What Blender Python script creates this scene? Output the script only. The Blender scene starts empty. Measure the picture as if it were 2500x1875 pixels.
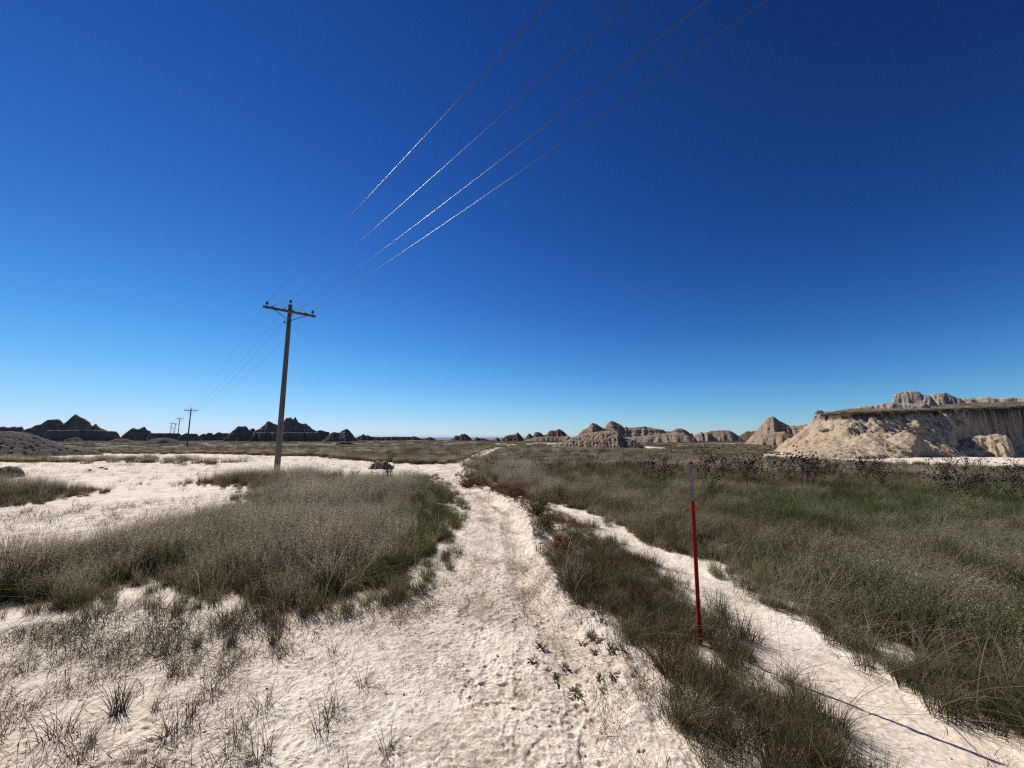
import bpy, math, random
import numpy as np
from mathutils import Vector, Matrix

rng = np.random.default_rng(7)
random.seed(7)
sc = bpy.context.scene
COL = sc.collection
R = math.radians
EYE = 1.65
PITCH = R(7.8)
FPX = 939.0
CP, SP = math.cos(PITCH), math.sin(PITCH)

# ------------------------------------------------------------------ noise
def _h(x, y, s):
    h = (x.astype(np.int64) * 374761393 + y.astype(np.int64) * 668265263 + s * 1274126177) & 0xffffffff
    h = ((h ^ (h >> 13)) * 1274126177) & 0xffffffff
    return h ^ (h >> 16)

def noise(x, y, s=0):
    x = np.asarray(x, float); y = np.asarray(y, float)
    xi = np.floor(x); yi = np.floor(y); fx = x - xi; fy = y - yi
    u = fx * fx * fx * (fx * (fx * 6 - 15) + 10); v = fy * fy * fy * (fy * (fy * 6 - 15) + 10)
    def g(a, b):
        t = (_h(xi + a, yi + b, s) & 0xffff) * (2 * math.pi / 65536)
        return np.cos(t) * (fx - a) + np.sin(t) * (fy - b)
    a = g(0, 0) * (1 - u) + g(1, 0) * u
    b = g(0, 1) * (1 - u) + g(1, 1) * u
    return (a * (1 - v) + b * v) * 1.5

def fbm(x, y, s=0, o=4, gain=.5):
    r = 0; a = 1
    for k in range(o):
        r = r + a * noise(x * 2 ** k, y * 2 ** k, s + 13 * k); a *= gain
    return r

def billow(x, y, s=0, o=3):
    r = 0; a = 1
    for k in range(o):
        r = r + a * (1 - 2 * np.abs(noise(x * 2 ** k, y * 2 ** k, s + 7 * k))); a *= .5
    return r

def sstep(a, b, x):
    t = np.clip((x - a) / (b - a), 0, 1)
    return t * t * (3 - 2 * t)

# ------------------------------------------------------------------ where things stand
def gbase(r):
    r = np.asarray(r, float)
    return -0.6 * sstep(25, 92, r)

def gxy(x, y):
    return gbase(np.hypot(x, y)) - 26 * sstep(236, 400, np.asarray(y, float))

def ray(u, v):
    cx = u - 1250.0; cy = v - 937.5
    return cx, FPX * CP + cy * SP, FPX * SP - cy * CP

def P(u, v, h=0.0):
    """photo direction (full-size pixels) to the point of the ground (plus h) it meets"""
    x, y, z = ray(u, v)
    t = EYE / max(-z, 1e-3)
    for _ in range(30):
        r = t * math.hypot(x, y)
        t = .5 * t + .5 * (EYE - float(gbase(r)) - h) / max(-z, 1e-3)
    return (t * x, t * y)

K = 2500 / 2212.0
def D(*pts):
    o = []
    for p in pts:
        if p[0] == 'w': o.append((p[1], p[2]))
        else: o.append(P(p[0] * K, p[1] * K, p[2] if len(p) > 2 else 0.0))
    return np.array(o, float)

def sdf(poly, x, y):
    n = len(poly); d = np.full(x.shape, 1e18); ins = np.zeros(x.shape, bool)
    for i in range(n):
        ax, ay = poly[i]; bx, by = poly[(i + 1) % n]
        ex, ey = bx - ax, by - ay
        wx, wy = x - ax, y - ay
        t = np.clip((wx * ex + wy * ey) / (ex * ex + ey * ey + 1e-12), 0, 1)
        dx, dy = wx - t * ex, wy - t * ey
        d = np.minimum(d, dx * dx + dy * dy)
        c = (ay > y) != (by > y)
        ins ^= c & (x < (bx - ax) * (y - ay) / (by - ay + 1e-15) + ax)
    d = np.sqrt(d)
    return np.where(ins, -d, d)

def sdf_near(poly, x, y, m=3.0):
    out = np.full(x.shape, 1e3)
    lo = poly.min(0) - m; hi = poly.max(0) + m
    k = (x > lo[0]) & (x < hi[0]) & (y > lo[1]) & (y < hi[1])
    if k.any(): out[k] = sdf(poly, x[k], y[k])
    return out

TRAIL = D((-900, 1440), (-300, 1400), (0, 1352), (130, 1338), (250, 1310), (350, 1325), (500, 1362), (620, 1355), (760, 1330),
          (870, 1298), (930, 1268), (962, 1230), (988, 1180), (1003, 1130), (1005, 1090), (988, 1062), (960, 1038), (935, 1024),
          (938, 1008), (990, 999), (1038, 978), (1078, 966), (1096, 966), (1068, 980), (1040, 993), (1003, 1010), (985, 1030),
          (1002, 1047), (1052, 1063), (1102, 1082), (1150, 1112), (1163, 1150), (1185, 1182), (1205, 1240), (1250, 1312),
          (1310, 1335), (1370, 1420), (1400, 1500), (1440, 1590), (1500, 1665), (1700, 2100), ('w', 2, -3), ('w', -14, -4))
FLATA = D((-700, 984), (0, 982), (200, 979), (400, 981), (560, 985), (700, 990), (860, 1003), (940, 1005), (945, 1026),
          (860, 1023, .35), (700, 1021, .3), (600, 1020, .2), (480, 1031, .12), (370, 1043, .1), (300, 1045, .06), (230, 1048, .15),
          (150, 1041, .25), (0, 1039, .25), (-700, 1036, .25))
FLATB = D((-700, 1112), (0, 1104), (150, 1087), (230, 1066), (235, 1048), (300, 1045), (370, 1052), (430, 1054), (503, 1056), (506, 1062),
          (500, 1074, .25), (430, 1091, .3), (350, 1104, .3), (200, 1133, .35), (100, 1147, .4), (0, 1160, .4), (-700, 1200, .4))
TRACK = D((1192, 1097), (1270, 1141), (1350, 1191), (1450, 1262), (1520, 1332), (1580, 1384), (1640, 1445), (1700, 1508),
          (1780, 1590), (1860, 1668), (2100, 2000), (2800, 2000), (2260, 1662), (2190, 1625), (2070, 1560), (1950, 1488), (1830, 1402), (1730, 1356),
          (1620, 1288), (1530, 1233), (1430, 1188), (1330, 1143), (1212, 1096))
STRIPR = D((1640, 984, .15), (1860, 992, .2), (2000, 997, .2), (2130, 1004, .2), (2212, 1004, .2), (2700, 1012, .2), (2700, 978), (2212, 976), (1900, 976), (1700, 976))
STRIPC = D((1180, 971), (1400, 972), (1445, 968), (1380, 962), (1200, 963))
FARS = [D((430, 974.5), (640, 972.5), (640, 977), (430, 979)), D((1085, 965), (1105, 961), (1080, 958.5), (1062, 957), (1090, 958), (1120, 961), (1096, 966)),
        D((250, 951), (330, 951), (330, 953), (250, 953)), D((720, 966), (900, 967), (900, 968.5), (720, 968)), D((1130, 958), (1300, 957), (1300, 959), (1130, 960))]
STRIPV = D((-300, 993), (200, 992), (450, 995), (540, 999), (450, 1004), (200, 1001), (0, 1002), (-300, 1002))
MEDIAN = D((1100, 1082), (1195, 1097), (1270, 1141), (1350, 1191), (1450, 1262), (1520, 1332), (1580, 1384), (1640, 1445), (1700, 1508),
           (1780, 1590), (1860, 1668), (2100, 2100), (1700, 2100), (1500, 1665), (1440, 1590), (1400, 1500), (1370, 1420), (1310, 1335),
           (1250, 1312), (1205, 1240), (1185, 1182), (1163, 1150), (1150, 1112))
GREEN1 = D((1560, 1090), (1900, 1085), (2300, 1075), (2600, 1090), (2600, 1180), (2100, 1140), (1800, 1150), (1600, 1180))
EDGE_G = D((900, 1060), (1010, 1060), (1015, 1170), (960, 1270), (870, 1320), (760, 1330), (800, 1270), (900, 1180))

def sandmask(x, y):
    """0 = grown over, 1 = bare pale soil; also the signed distance to the trail's edge"""
    r = np.hypot(x, y)
    wob = fbm(x / .45, y / .45, 5, 3) * np.minimum(.16 + .004 * r, .35) + noise(x / 2.2, y / 2.2, 9) * np.minimum(.12 + .006 * r, .6)
    dt = sdf_near(TRAIL, x, y)
    d = np.minimum(dt, sdf_near(TRACK, x, y))
    for p in [FLATA, FLATB, STRIPR, STRIPC] + FARS:
        d = np.minimum(d, sdf_near(p, x, y))
    s = 1 - sstep(-.10, .10, d + wob * .8)
    md = sdf_near(MEDIAN, x, y); s = s * (1 - .75 * (1 - sstep(-.22, -.05, md)))
    sv = sdf_near(STRIPV, x, y)
    s = s * (1 - .55 * (1 - sstep(-.3, .3, sv + wob)))
    # thin sandy gaps farther out on the plain
    global SCOL
    SCOL = 1 - sstep(-.05, .75, np.minimum(d, 5) + wob * 1.2 - .12)
    SCOL = np.maximum(SCOL, .50 * (sdf_near(MEDIAN, x, y) < 0))
    g = fbm(x / 34, y / 9, 31, 3)
    s = np.maximum(s, sstep(.62, .8, g) * sstep(60, 90, r) * (1 - sstep(300, 380, r)) * .8)
    return s, dt

_g = np.random.default_rng(77); PRINTS = []
for _i in range(95):
    _y = _g.uniform(1.5, 9.5); _c = -.02 * _y + _g.normal(0, .30) - .06 * max(_y - 4, 0); PRINTS.append((_c + .15, _y, _g.normal(0, .25), _g.uniform(.6, 1)))
def prints(x, y):
    z = np.zeros(x.shape); k = np.nonzero((y > 1) & (y < 10.5) & (np.abs(x) < 2.5))[0]
    if len(k) == 0: return z
    xs, ys = x[k], y[k]; zz = np.zeros(len(k))
    for px, py, a, d in PRINTS:
        j = np.nonzero((np.abs(xs - px) < .24) & (np.abs(ys - py) < .24))[0]
        if len(j) == 0: continue
        dx, dy = xs[j] - px, ys[j] - py; ca, sa = math.cos(a), math.sin(a)
        l = (dx * -sa + dy * ca); w_ = dx * ca + dy * sa; wd = .046 + .012 * np.cos(l * 14 + .6)
        q = (l / .14) ** 2 + (w_ / wd) ** 2
        zz[j] += d * (-.007 * (1 - sstep(.75, 1.1, q)) + .003 * np.exp(-((np.sqrt(q) - 1.22) / .14) ** 2)) + d * .002 * np.cos(l * 150) * (q < .8)
    z[k] = zz
    return z

def relief(x, y, sand=None, dt=None):
    r = np.hypot(x, y)
    if sand is None: sand, dt = sandmask(x, y)
    z = gxy(x, y)
    near = 1 - sstep(60, 150, r)
    z = z + .035 * noise(x / 3.1, y / 3.1, 3) * near + (.25 * noise(x / 38, y / 38, 4)) * sstep(25, 60, r) * (1 - sstep(260, 380, r))
    z = z + .03 * (1 - sand) * near
    # raised crumbly lip along the trail's right-hand edge, worn hollow beside it
    right = sstep(.1, .5, x + .12 * y - .2)
    q = noise(x / .35, y / .35, 12)
    z = z + right * near * (.75 + .9 * sstep(2.8, 5, y)) * (.055 * np.exp(-((dt + .14) / .12) ** 2) * (1 + .6 * q + .6 * noise(x / .13, y / .13, 14)) - .055 * np.exp(-((dt + .42) / .2) ** 2))
    # crust: crumbs, small cups, streaks
    c = sand * (1 - sstep(14, 34, r)) * (.4 + .6 * sstep(-.15, .1, sdf_near(TRACK, x, y)))
    z = z + c * (.0075 * billow(x / .11, y / .11, 21, 3) + .008 * fbm(x / .33, y / .33, 22, 2) + .0025 * noise(x / .022, y / .022, 23))
    m = sstep(-.1, .5, noise(x / .8, y / .8, 24))
    z = z - c * m * .011 * sstep(.25, .6, noise(x / .075, y / .05, 25))
    z = z + prints(x, y) * sand
    mf = sand * sstep(5, 12, r) * (1 - sstep(60, 90, r))
    z = z + mf * .035 * fbm(x / .45, y / .5, 27, 4, .6)
    return z

def gz(x, y):
    x = np.atleast_1d(np.asarray(x, float)); y = np.atleast_1d(np.asarray(y, float))
    return relief(x, y)

def gz1(x, y): return float(gz(x, y)[0])

# ------------------------------------------------------------------ mesh helpers
def npmesh(name, v, f, smooth=True):
    me = bpy.data.meshes.new(name)
    v = np.ascontiguousarray(v, np.float32); f = np.ascontiguousarray(f, np.int32)
    k = f.shape[1]
    me.vertices.add(len(v)); me.vertices.foreach_set('co', v.ravel())
    me.loops.add(f.size); me.loops.foreach_set('vertex_index', f.ravel())
    me.polygons.add(len(f)); me.polygons.foreach_set('loop_start', np.arange(0, f.size, k, dtype=np.int32))
    me.update(calc_edges=True)
    if smooth: me.polygons.foreach_set('use_smooth', np.ones(len(f), bool))
    return me

def grid_faces(nr, nc, wrap=False):
    i = np.arange(nr - 1)[:, None] * nc; j = np.arange(nc if wrap else nc - 1)[None, :]
    j2 = (j + 1) % nc
    return np.stack([i + j, i + j2, i + nc + j2, i + nc + j], -1).reshape(-1, 4)

def link(o, parent=None):
    COL.objects.link(o)
    if parent is not None: o.parent = parent
    return o

def mkobj(name, me, mat=None, parent=None):
    if mat is not None and not me.materials: me.materials.append(mat)
    return link(bpy.data.objects.new(name, me), parent)

def tag(o, label=None, cat=None, group=None, kind=None):
    if label: o['label'] = label
    if cat: o['category'] = cat
    if group: o['group'] = group
    if kind: o['kind'] = kind
    return o

class MB:
    def __init__(s): s.v = []; s.f = []; s.c = []
    def add(s, v, f, col=None):
        b = len(s.v); s.v += [tuple(p) for p in v]; s.f += [tuple(b + i for i in q) for q in f]
        if col is not None: s.c += [col] * len(v)
    def box(s, c, sx, sy, sz, m=None):
        v = [Vector((a * sx / 2, b * sy / 2, d * sz / 2)) for d in (-1, 1) for b in (-1, 1) for a in (-1, 1)]
        if m is not None: v = [m @ p for p in v]
        v = [p + Vector(c) for p in v]
        s.add(v, [(0, 2, 3, 1), (4, 5, 7, 6), (0, 1, 5, 4), (2, 6, 7, 3), (0, 4, 6, 2), (1, 3, 7, 5)])
    def tube(s, pts, rad, n=8, col=None, cap=True):
        pts = [Vector(p) for p in pts]
        if not isinstance(rad, (list, tuple)): rad = [rad] * len(pts)
        rings = []
        for i, p in enumerate(pts):
            d = (pts[min(i + 1, len(pts) - 1)] - pts[max(i - 1, 0)]).normalized()
            a = d.cross(Vector((0, 0, 1)) if abs(d.z) < .9 else Vector((1, 0, 0))).normalized(); b = d.cross(a)
            rings.append([p + (a * math.cos(t) + b * math.sin(t)) * rad[i] for t in [2 * math.pi * k / n for k in range(n)]])
        v = [q for r_ in rings for q in r_]
        f = [(i * n + k, i * n + (k + 1) % n, (i + 1) * n + (k + 1) % n, (i + 1) * n + k) for i in range(len(pts) - 1) for k in range(n)]
        if cap: f += [tuple(range(n - 1, -1, -1)), tuple((len(pts) - 1) * n + k for k in range(n))]
        s.add(v, f, col)
    def mesh(s, name, smooth=False):
        me = bpy.data.meshes.new(name); me.from_pydata(s.v, [], s.f); me.update()
        if smooth: me.polygons.foreach_set('use_smooth', np.ones(len(me.polygons), bool))
        if s.c:
            a = me.color_attributes.new('Col', 'FLOAT_COLOR', 'POINT')
            a.data.foreach_set('color', np.array([(*c, 1) for c in s.c], np.float32).ravel())
        return me
    def build(s, name, mat, parent=None, smooth=False): return mkobj(name, s.mesh(name, smooth), mat, parent)

# ------------------------------------------------------------------ materials
def newmat(name):
    m = bpy.data.materials.new(name); m.use_nodes = True
    nt = m.node_tree; nt.nodes.clear()
    out = nt.nodes.new('ShaderNodeOutputMaterial'); p = nt.nodes.new('ShaderNodeBsdfPrincipled')
    nt.links.new(p.outputs[0], out.inputs[0])
    return m, nt, p

def N(nt, t, **k):
    n = nt.nodes.new(t)
    for a, b in k.items():
        if a.startswith('i_'):
            key = a[2:]; key = int(key) if key.isdigit() else key.replace('_', ' ')
            n.inputs[key].default_value = b
        else: setattr(n, a, b)
    return n

def noisetex(nt, scale, detail=4, rough=.55, vec=None, stretch=None):
    n = N(nt, 'ShaderNodeTexNoise'); n.inputs['Scale'].default_value = scale; n.inputs['Detail'].default_value = detail; n.inputs['Roughness'].default_value = rough
    if vec is None:
        g = N(nt, 'ShaderNodeNewGeometry'); vec = g.outputs['Position']
    if stretch:
        mp = N(nt, 'ShaderNodeMapping'); mp.inputs['Scale'].default_value = stretch; nt.links.new(vec, mp.inputs[0]); vec = mp.outputs[0]
    nt.links.new(vec, n.inputs['Vector'])
    return n.outputs['Fac']

def ramp(nt, fac, stops):
    r = N(nt, 'ShaderNodeValToRGB'); e = r.color_ramp.elements
    while len(e) < len(stops): e.new(.5)
    for i, (p, c) in enumerate(stops):
        e[i].position = p; e[i].color = (*c, 1) if len(c) == 3 else c
    nt.links.new(fac, r.inputs[0]); return r.outputs[0]

def mix(nt, fac, a, b, mode='MIX'):
    m = N(nt, 'ShaderNodeMix', data_type='RGBA', blend_type=mode)
    for s_, k in ((fac, 0), (a, 6), (b, 7)):
        if isinstance(s_, (float, int)): m.inputs[k].default_value = s_
        elif isinstance(s_, tuple): m.inputs[k].default_value = (*s_, 1)
        else: nt.links.new(s_, m.inputs[k])
    return m.outputs[2]

def bump(nt, h, strength, dist, prev=None):
    b = N(nt, 'ShaderNodeBump'); b.inputs['Strength'].default_value = strength; b.inputs['Distance'].default_value = dist
    nt.links.new(h, b.inputs['Height'])
    if prev is not None: nt.links.new(prev, b.inputs['Normal'])
    return b.outputs[0]

def plain(name, col, rough=.7, metal=0.0, spec=.3):
    m, nt, p = newmat(name)
    p.inputs['Roughness'].default_value = rough; p.inputs['Metallic'].default_value = metal; p.inputs['Specular IOR Level'].default_value = spec
    f = noisetex(nt, 9, 5)
    c = ramp(nt, f, [(.3, tuple(x * .75 for x in col)), (.7, tuple(min(1, x * 1.2) for x in col))])
    nt.links.new(c, p.inputs['Base Color']); return m

# ground
def ground_material():
    m, nt, p = newmat('pale_soil_and_turf')
    at = N(nt, 'ShaderNodeAttribute', attribute_name='sand')
    f1 = noisetex(nt, 1.3, 6); f2 = noisetex(nt, 14, 6, .7); f3 = noisetex(nt, 70, 4, .7); f4 = noisetex(nt, .35, 3)
    sand = ramp(nt, f1, [(.32, (.61, .515, .40)), (.5, (.71, .62, .495)), (.7, (.77, .685, .57))])
    sand = mix(nt, ramp(nt, f4, [(.45, (0, 0, 0)), (.62, (1, 1, 1))]), sand, (.70, .575, .45))
    sand = mix(nt, ramp(nt, f2, [(.60, (0, 0, 0)), (.72, (.8, .8, .8))]), sand, (.40, .345, .29))
    sand = mix(nt, ramp(nt, f3, [(.66, (0, 0, 0)), (.74, (.7, .7, .7))]), sand, (.24, .20, .165))
    tr = N(nt, 'ShaderNodeAttribute', attribute_name='tread')
    fm = noisetex(nt, 26, 7, .80, None, (.75, 1.3, 1)); fp = noisetex(nt, 1.7, 3, .6)
    lo_ = N(nt, 'ShaderNodeMath', operation='MULTIPLY_ADD'); nt.links.new(fp, lo_.inputs[0]); lo_.inputs[1].default_value = .55; nt.links.new(fm, lo_.inputs[2])
    mk = ramp(nt, lo_.outputs[0], [(.745, (0, 0, 0)), (.84, (.85, .85, .85))])
    mt = mix(nt, 1.0, mk, tr.outputs['Fac'], 'MULTIPLY')
    sand = mix(nt, mt, sand, (.37, .295, .215))
    mk2 = ramp(nt, lo_.outputs[0], [(.84, (0, 0, 0)), (.93, (.7, .7, .7))]); sand = mix(nt, mk2, sand, (.36, .30, .24))
    soil = ramp(nt, f2, [(.3, (.060, .048, .032)), (.7, (.17, .14, .10))])
    soil = mix(nt, ramp(nt, noisetex(nt, .06, 5, .6), [(.42, (0, 0, 0)), (.6, (1, 1, 1))]), soil, (.15, .135, .10))
    edge = N(nt, 'ShaderNodeMath', operation='ADD'); nt.links.new(at.outputs['Fac'], edge.inputs[0])
    sc_ = N(nt, 'ShaderNodeMath', operation='MULTIPLY_ADD'); nt.links.new(f2, sc_.inputs[0]); sc_.inputs[1].default_value = .7; sc_.inputs[2].default_value = -.35
    nt.links.new(sc_.outputs[0], edge.inputs[1])
    fac = ramp(nt, edge.outputs[0], [(.38, (0, 0, 0)), (.62, (1, 1, 1))])
    nt.links.new(mix(nt, fac, soil, sand), p.inputs['Base Color'])
    p.inputs['Roughness'].default_value = .95; p.inputs['Specular IOR Level'].default_value = .15
    b = bump(nt, f2, .35, .02); b = bump(nt, f3, .4, .006, b)
    nt.links.new(b, p.inputs['Normal'])
    return m

def clay(name, lo, mid, hi, lump=2.2, bs=.7, bd=.15, band=None, bandscale=1.2, rill=None, cap=None):
    """weathered badlands clay; 'band' = colours of thin level beds"""
    m, nt, p = newmat(name)
    f1 = noisetex(nt, .25, 5); f2 = noisetex(nt, lump, 6, .65); f3 = noisetex(nt, lump * 5, 4, .7)
    c = ramp(nt, f2, [(.3, lo), (.5, mid), (.72, hi)])
    c = mix(nt, ramp(nt, f1, [(.42, (0, 0, 0)), (.62, (.5, .5, .5))]), c, tuple((a + b) / 2 for a, b in zip(lo, mid)))
    if band:
        g = N(nt, 'ShaderNodeNewGeometry'); s = N(nt, 'ShaderNodeSeparateXYZ'); nt.links.new(g.outputs['Position'], s.inputs[0])
        w = N(nt, 'ShaderNodeMath', operation='MULTIPLY_ADD'); nt.links.new(f1, w.inputs[0]); w.inputs[1].default_value = 1.1; nt.links.new(s.outputs[2], w.inputs[2])
        cb = N(nt, 'ShaderNodeCombineXYZ'); nt.links.new(w.outputs[0], cb.inputs[2])
        fb = noisetex(nt, bandscale, 5, .75, cb.outputs[0])
        c = mix(nt, ramp(nt, fb, [(.46, (0, 0, 0)), (.54, (.75, .75, .75))]), c, band)
    if cap:
        at = N(nt, 'ShaderNodeAttribute', attribute_name='sand'); c = mix(nt, at.outputs['Fac'], c, ramp(nt, f3, [(.3, cap), (.7, tuple(v * 2.2 for v in cap))]))
    nt.links.new(c, p.inputs['Base Color']); p.inputs['Roughness'].default_value = .95; p.inputs['Specular IOR Level'].default_value = .1
    b = bump(nt, f2, bs, bd); b = bump(nt, f3, bs, bd * .3, b)
    if rill:
        fr = noisetex(nt, rill, 3, .5, None, (1, 1, .12)); b = bump(nt, fr, .6, .3, b)
    nt.links.new(b, p.inputs['Normal'])
    return m

def grass_material():
    m, nt, p = newmat('grass_blades')
    a = N(nt, 'ShaderNodeAttribute', attribute_name='Col')
    t = N(nt, 'ShaderNodeAttribute', attribute_name='tint', attribute_type='INSTANCER')
    g = N(nt, 'ShaderNodeAttribute', attribute_name='shade', attribute_type='INSTANCER')
    # tint: -1 reddish brown, 0 as modelled, +1 fresh green
    pos = N(nt, 'ShaderNodeMath', operation='MAXIMUM'); nt.links.new(t.outputs['Fac'], pos.inputs[0]); pos.inputs[1].default_value = 0
    neg = N(nt, 'ShaderNodeMath', operation='MULTIPLY'); nt.links.new(t.outputs['Fac'], neg.inputs[0]); neg.inputs[1].default_value = -1; neg.use_clamp = True
    c = mix(nt, pos.outputs[0], a.outputs['Color'], (.12, .155, .03))
    c = mix(nt, neg.outputs[0], c, (.15, .065, .03))
    mul = N(nt, 'ShaderNodeMath', operation='ADD'); nt.links.new(g.outputs['Fac'], mul.inputs[0]); mul.inputs[1].default_value = .85
    hs = N(nt, 'ShaderNodeHueSaturation'); hs.inputs['Saturation'].default_value = .96; nt.links.new(c, hs.inputs['Color']); nt.links.new(mul.outputs[0], hs.inputs['Value'])
    d = N(nt, 'ShaderNodeBsdfDiffuse'); tr = N(nt, 'ShaderNodeBsdfTranslucent'); mx = N(nt, 'ShaderNodeMixShader'); mx.inputs[0].default_value = .38
    for s in (d, tr): nt.links.new(hs.outputs[0], s.inputs[0])
    nt.links.new(d.outputs[0], mx.inputs[1]); nt.links.new(tr.outputs[0], mx.inputs[2])
    out = [n for n in nt.nodes if n.type == 'OUTPUT_MATERIAL'][0]
    nt.nodes.remove(p); nt.links.new(mx.outputs[0], out.inputs[0])
    return m

def col_material(name, rough=.8, transl=.2):
    m, nt, p = newmat(name)
    a = N(nt, 'ShaderNodeAttribute', attribute_name='Col'); nt.links.new(a.outputs['Color'], p.inputs['Base Color'])
    p.inputs['Roughness'].default_value = rough; p.inputs['Specular IOR Level'].default_value = .2
    return m

M_GROUND = ground_material()
M_GRASS = grass_material()
M_PLANT = col_material('dry_plant')

# ------------------------------------------------------------------ ground sheet
def build_ground():
    dep = np.concatenate([np.linspace(R(80), R(45), 24)[:-1], np.linspace(R(45), R(4), 930)[:-1], np.linspace(R(4), R(.33), 420)])
    r = EYE / np.tan(dep)
    r = np.concatenate([r, np.geomspace(r[-1] * 1.02, 14000, 46)])
    az = np.concatenate([np.linspace(R(-62), R(62), 1350), np.linspace(R(63), R(297), 150)])
    rr, aa = np.meshgrid(r, az, indexing='ij')
    x = (rr * np.sin(aa)).ravel(); y = (rr * np.cos(aa)).ravel()
    sand, dt = sandmask(x, y); scol = np.maximum(SCOL, sand)
    z = relief(x, y, sand, dt)
    far = np.hypot(x, y) > 420
    z[far] += fbm(x[far] / 900, y[far] / 900, 8, 3) * 5
    v = np.stack([x, y, z], -1)
    f = grid_faces(len(r), len(az), True)[:, ::-1]
    c = len(v); v = np.vstack([v, [[0, 0, 0]]])
    me = npmesh('ground', v, f)
    # centre cap
    import bmesh
    a = me.attributes.new('sand', 'FLOAT', 'POINT'); a.data.foreach_set('value', np.append(scol, 1).astype(np.float32))
    tread = sand * sstep(.05, .35, -dt) * sstep(-.42, -.05, x / np.maximum(y, .3) + .10) * (dt < 0)
    a = me.attributes.new('tread', 'FLOAT', 'POINT'); a.data.foreach_set('value', np.append(tread, 0).astype(np.float32))
    o = mkobj('ground', me, M_GROUND); tag(o, kind='structure')
    n = len(az); cap = MB(); cap.v = [tuple(v[k]) for k in range(n)] + [(0, 0, float(z[:n].mean()))]
    return o
build_ground()

# ------------------------------------------------------------------ grass (stuff): tuft prototypes set out by geometry nodes
def blade_arrays(n, rad, h, hv, w, lean, curl, cols, seg=3, rad_pow=.5, dirbias=None, seed=1):
    g = np.random.default_rng(seed)
    V = []; F = []; C = []
    ang = g.uniform(0, 2 * np.pi, n); rr = rad * g.uniform(0, 1, n) ** rad_pow
    bx, by = rr * np.cos(ang), rr * np.sin(ang)
    hh = h * (1 + hv * g.uniform(-1, 1, n))
    la = ang + g.normal(0, 1.1, n); ll = lean * np.abs(g.normal(0, 1, n)) + rr / max(rad, 1e-3) * lean * .6
    dx, dy = np.cos(la) * ll, np.sin(la) * ll
    if dirbias is not None: dx = dx + dirbias[0]; dy = dy + dirbias[1]
    fa = g.uniform(0, np.pi, n); cx, cy = np.cos(fa) * w / 2, np.sin(fa) * w / 2
    ci = g.choice(len(cols), n, p=[c[0] for c in cols])
    pts = []
    for k in range(seg + 1):
        t = k / seg
        ln = t * (1 - curl) + curl * t * t
        px = bx + dx * hh * ln; py = by + dy * hh * ln
        pz = hh * (t - .25 * np.minimum(dx * dx + dy * dy, 1.6) * t * t)
        pts.append((px, py, pz))
    for i in range(n):
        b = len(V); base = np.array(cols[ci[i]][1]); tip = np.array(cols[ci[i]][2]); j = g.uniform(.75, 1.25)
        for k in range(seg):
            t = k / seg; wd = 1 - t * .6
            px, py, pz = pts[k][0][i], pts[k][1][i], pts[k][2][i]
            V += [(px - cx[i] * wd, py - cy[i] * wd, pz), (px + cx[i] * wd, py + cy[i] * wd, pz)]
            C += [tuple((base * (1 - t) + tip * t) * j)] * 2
        V.append((pts[seg][0][i], pts[seg][1][i], pts[seg][2][i])); C.append(tuple(tip * j))
        for k in range(seg - 1):
            F.append((b + 2 * k, b + 2 * k + 1, b + 2 * k + 3)); F.append((b + 2 * k, b + 2 * k + 3, b + 2 * k + 2))
        F.append((b + 2 * seg - 2, b + 2 * seg - 1, b + 2 * seg))
    return V, F, C, pts, hh

def seeds(V, F, C, pts, idx, n_each, size, col, spread, seg, g, lo=.62):
    for i in idx:
        for _ in range(n_each):
            t = g.uniform(lo, 1.0); k = min(int(t * seg), seg - 1); q = t * seg - k
            p = np.array([pts[k][a][i] * (1 - q) + pts[k + 1][a][i] * q for a in range(3)])
            p = p + g.normal(0, 1, 3) * spread * (1.25 - t) * np.array([1, 1, .5])
            d = g.normal(0, 1, 3); d /= np.linalg.norm(d); e = np.cross(d, g.normal(0, 1, 3)); e /= np.linalg.norm(e) + 1e-9
            s = size * g.uniform(.6, 1.4); b = len(V)
            V += [tuple(p + d * s), tuple(p - d * s * .6 + e * s * .35), tuple(p - d * s * .6 - e * s * .35)]
            j = g.uniform(.75, 1.3); C += [tuple(c * j for c in col)] * 3; F.append((b, b + 1, b + 2))

def proto(name, V, F, C):
    me = npmesh(name, np.array(V), np.array(F), smooth=False)
    a = me.color_attributes.new('Col', 'FLOAT_COLOR', 'POINT')
    a.data.foreach_set('color', np.hstack([np.clip(np.array(C), 0, 1), np.ones((len(C), 1))]).astype(np.float32).ravel())
    me.materials.append(M_GRASS)
    return bpy.data.objects.new(name, me)

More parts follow.
